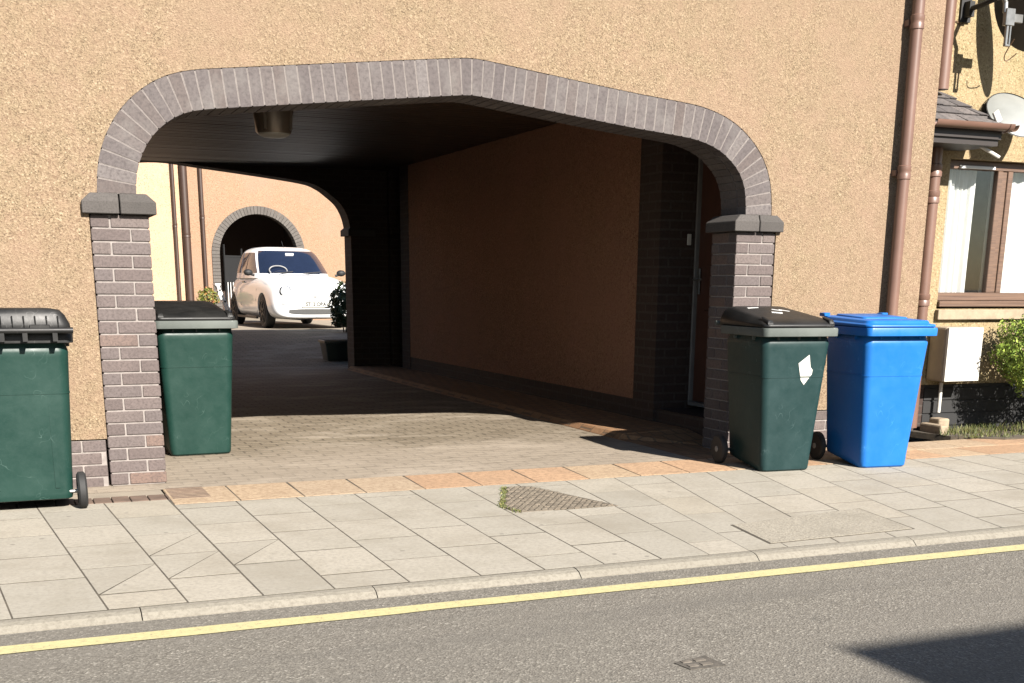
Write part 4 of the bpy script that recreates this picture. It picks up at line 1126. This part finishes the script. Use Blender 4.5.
bm = nb(); tube(bm, [(x, front_y(x, .70-.10*(abs(x)/.6)**2)-.001, .70-.10*(abs(x)/.6)**2) for x in [-.6+.1*k for k in range(13)]], .004, 6); obj('bonnet_gap', bm, M['iron'], car)
def side_x(y, z, s):
    h = tb.ray_cast(Vector((s*2, y, z)), Vector((-s, 0, 0))); return h[0].x if h[0] else s*.8
for s in (-1, 1):
    bm = nb(); tube(bm, [(side_x(y, z, s)+s*.0005, y, z) for y, z in ((1.12, .92), (1.12, .7), (1.13, .5), (1.16, .30), (1.3, .25), (2.2, .25), (2.32, .4), (2.36, .7), (2.36, .93))], .004, 6); obj('door_gap', bm, M['iron'], car)
    bm = nb(); tube(bm, [(side_x(2.1, .83, s)+s*.018, 2.1, .83), (side_x(2.25, .83, s)+s*.018, 2.25, .83)], .014, 8); obj('door_handle', bm, M['chrome'], car)
    bm = nb(); box(bm, s*.80-.02, s*.80+.02, 1.10, 2.62, .16, .20); obj('sill', bm, M['iron'], car)

# ------------------------------------------------------------------ the house across the road (throws the shade on the road)
oh = thing('opposite_house', 'rendered house on the far side of the road, out of the picture', 'house')
OX, OY = 3.70, -12.3
EAVE = (abs(OY)-4.262)/1.52-.044
bm = nb(); box(bm, OX+.3, 16, OY-8, OY-.3, -.05, EAVE-.1); obj('house_wall', bm, M['harl2'], oh)
bm = nb()
e0 = [(OX, OY, EAVE), (OX+13, OY, EAVE), (OX+13, OY-8.4, EAVE), (OX, OY-8.4, EAVE)]
lo = [bm.verts.new((x, y, EAVE-.1)) for x, y, z in e0]; up = [bm.verts.new(p) for p in e0]; ra, rb = bm.verts.new((OX+4.2, OY-4.2, EAVE+2.2)), bm.verts.new((OX+8.8, OY-4.2, EAVE+2.2))
bm.faces.new(lo)
for i in range(4): bm.faces.new((lo[i], lo[(i+1) % 4], up[(i+1) % 4], up[i]))
for q in ((up[0], up[1], rb, ra), (up[1], up[2], rb), (up[2], up[3], ra, rb), (up[3], up[0], ra)): bm.faces.new(q)
obj('house_roof', bm, M['slate'], oh)
for x in (5, 8, 11):
    bm = nb(); box(bm, x, x+1.1, OY-.32, OY-.27, 1, 2.3); obj('window', bm, M['car_glass'], oh)

# ------------------------------------------------------------------ light, sky, camera
sd = Vector((.305, -1.52, 1)).normalized()
sl = bpy.data.lights.new('sun', 'SUN'); sl.energy = 5.0; sl.angle = R(.53); sl.color = (1.0, .94, .86)
so = bpy.data.objects.new('sun', sl); C.objects.link(so); so.rotation_euler = (-sd).to_track_quat('-Z', 'Y').to_euler(); so.location = (3, -10, 12)
w = bpy.data.worlds.new('World'); scene.world = w; w.use_nodes = True
nt = w.node_tree; sky = nt.nodes.new('ShaderNodeTexSky'); sky.sky_type = 'NISHITA'; sky.sun_disc = False
sky.sun_elevation = math.asin(sd.z); sky.sun_rotation = math.atan2(sd.x, sd.y); sky.air_density = 1; sky.dust_density = .6
nt.links.new(sky.outputs[0], nt.nodes['Background'].inputs[0]); nt.nodes['Background'].inputs[1].default_value = .05

cam = bpy.data.cameras.new('camera'); co_ = bpy.data.objects.new('camera', cam); C.objects.link(co_)
F, YP, YAW, PITCH, ROLL = 1183.0, 600.0, R(22.92), R(14.98), R(-.43)
fw = Vector((math.sin(YAW)*math.cos(PITCH), math.cos(YAW)*math.cos(PITCH), -math.sin(PITCH)))
rt = Vector((math.cos(YAW), -math.sin(YAW), 0)); dn = fw.cross(rt)
r2 = rt*math.cos(ROLL)+dn*math.sin(ROLL); d2_ = -rt*math.sin(ROLL)+dn*math.cos(ROLL)
mw = Matrix(((r2.x, -d2_.x, -fw.x, -.527), (r2.y, -d2_.y, -fw.y, -7.518), (r2.z, -d2_.z, -fw.z, 1.207), (0, 0, 0, 1)))
co_.matrix_world = mw
cam.sensor_fit = 'HORIZONTAL'; cam.sensor_width = 36; cam.lens = F/1024*36; cam.shift_y = (YP-341.5)/1024; cam.clip_end = 2000; cam.clip_start = .05
scene.camera = co_
scene.render.engine = 'CYCLES'
vs_ = scene.view_settings; vs_.view_transform = 'Standard'; vs_.look = 'None'; vs_.gamma = 1; vs_.exposure = 2.0; vs_.use_curve_mapping = False
scene.render.resolution_x, scene.render.resolution_y = 1024, 683
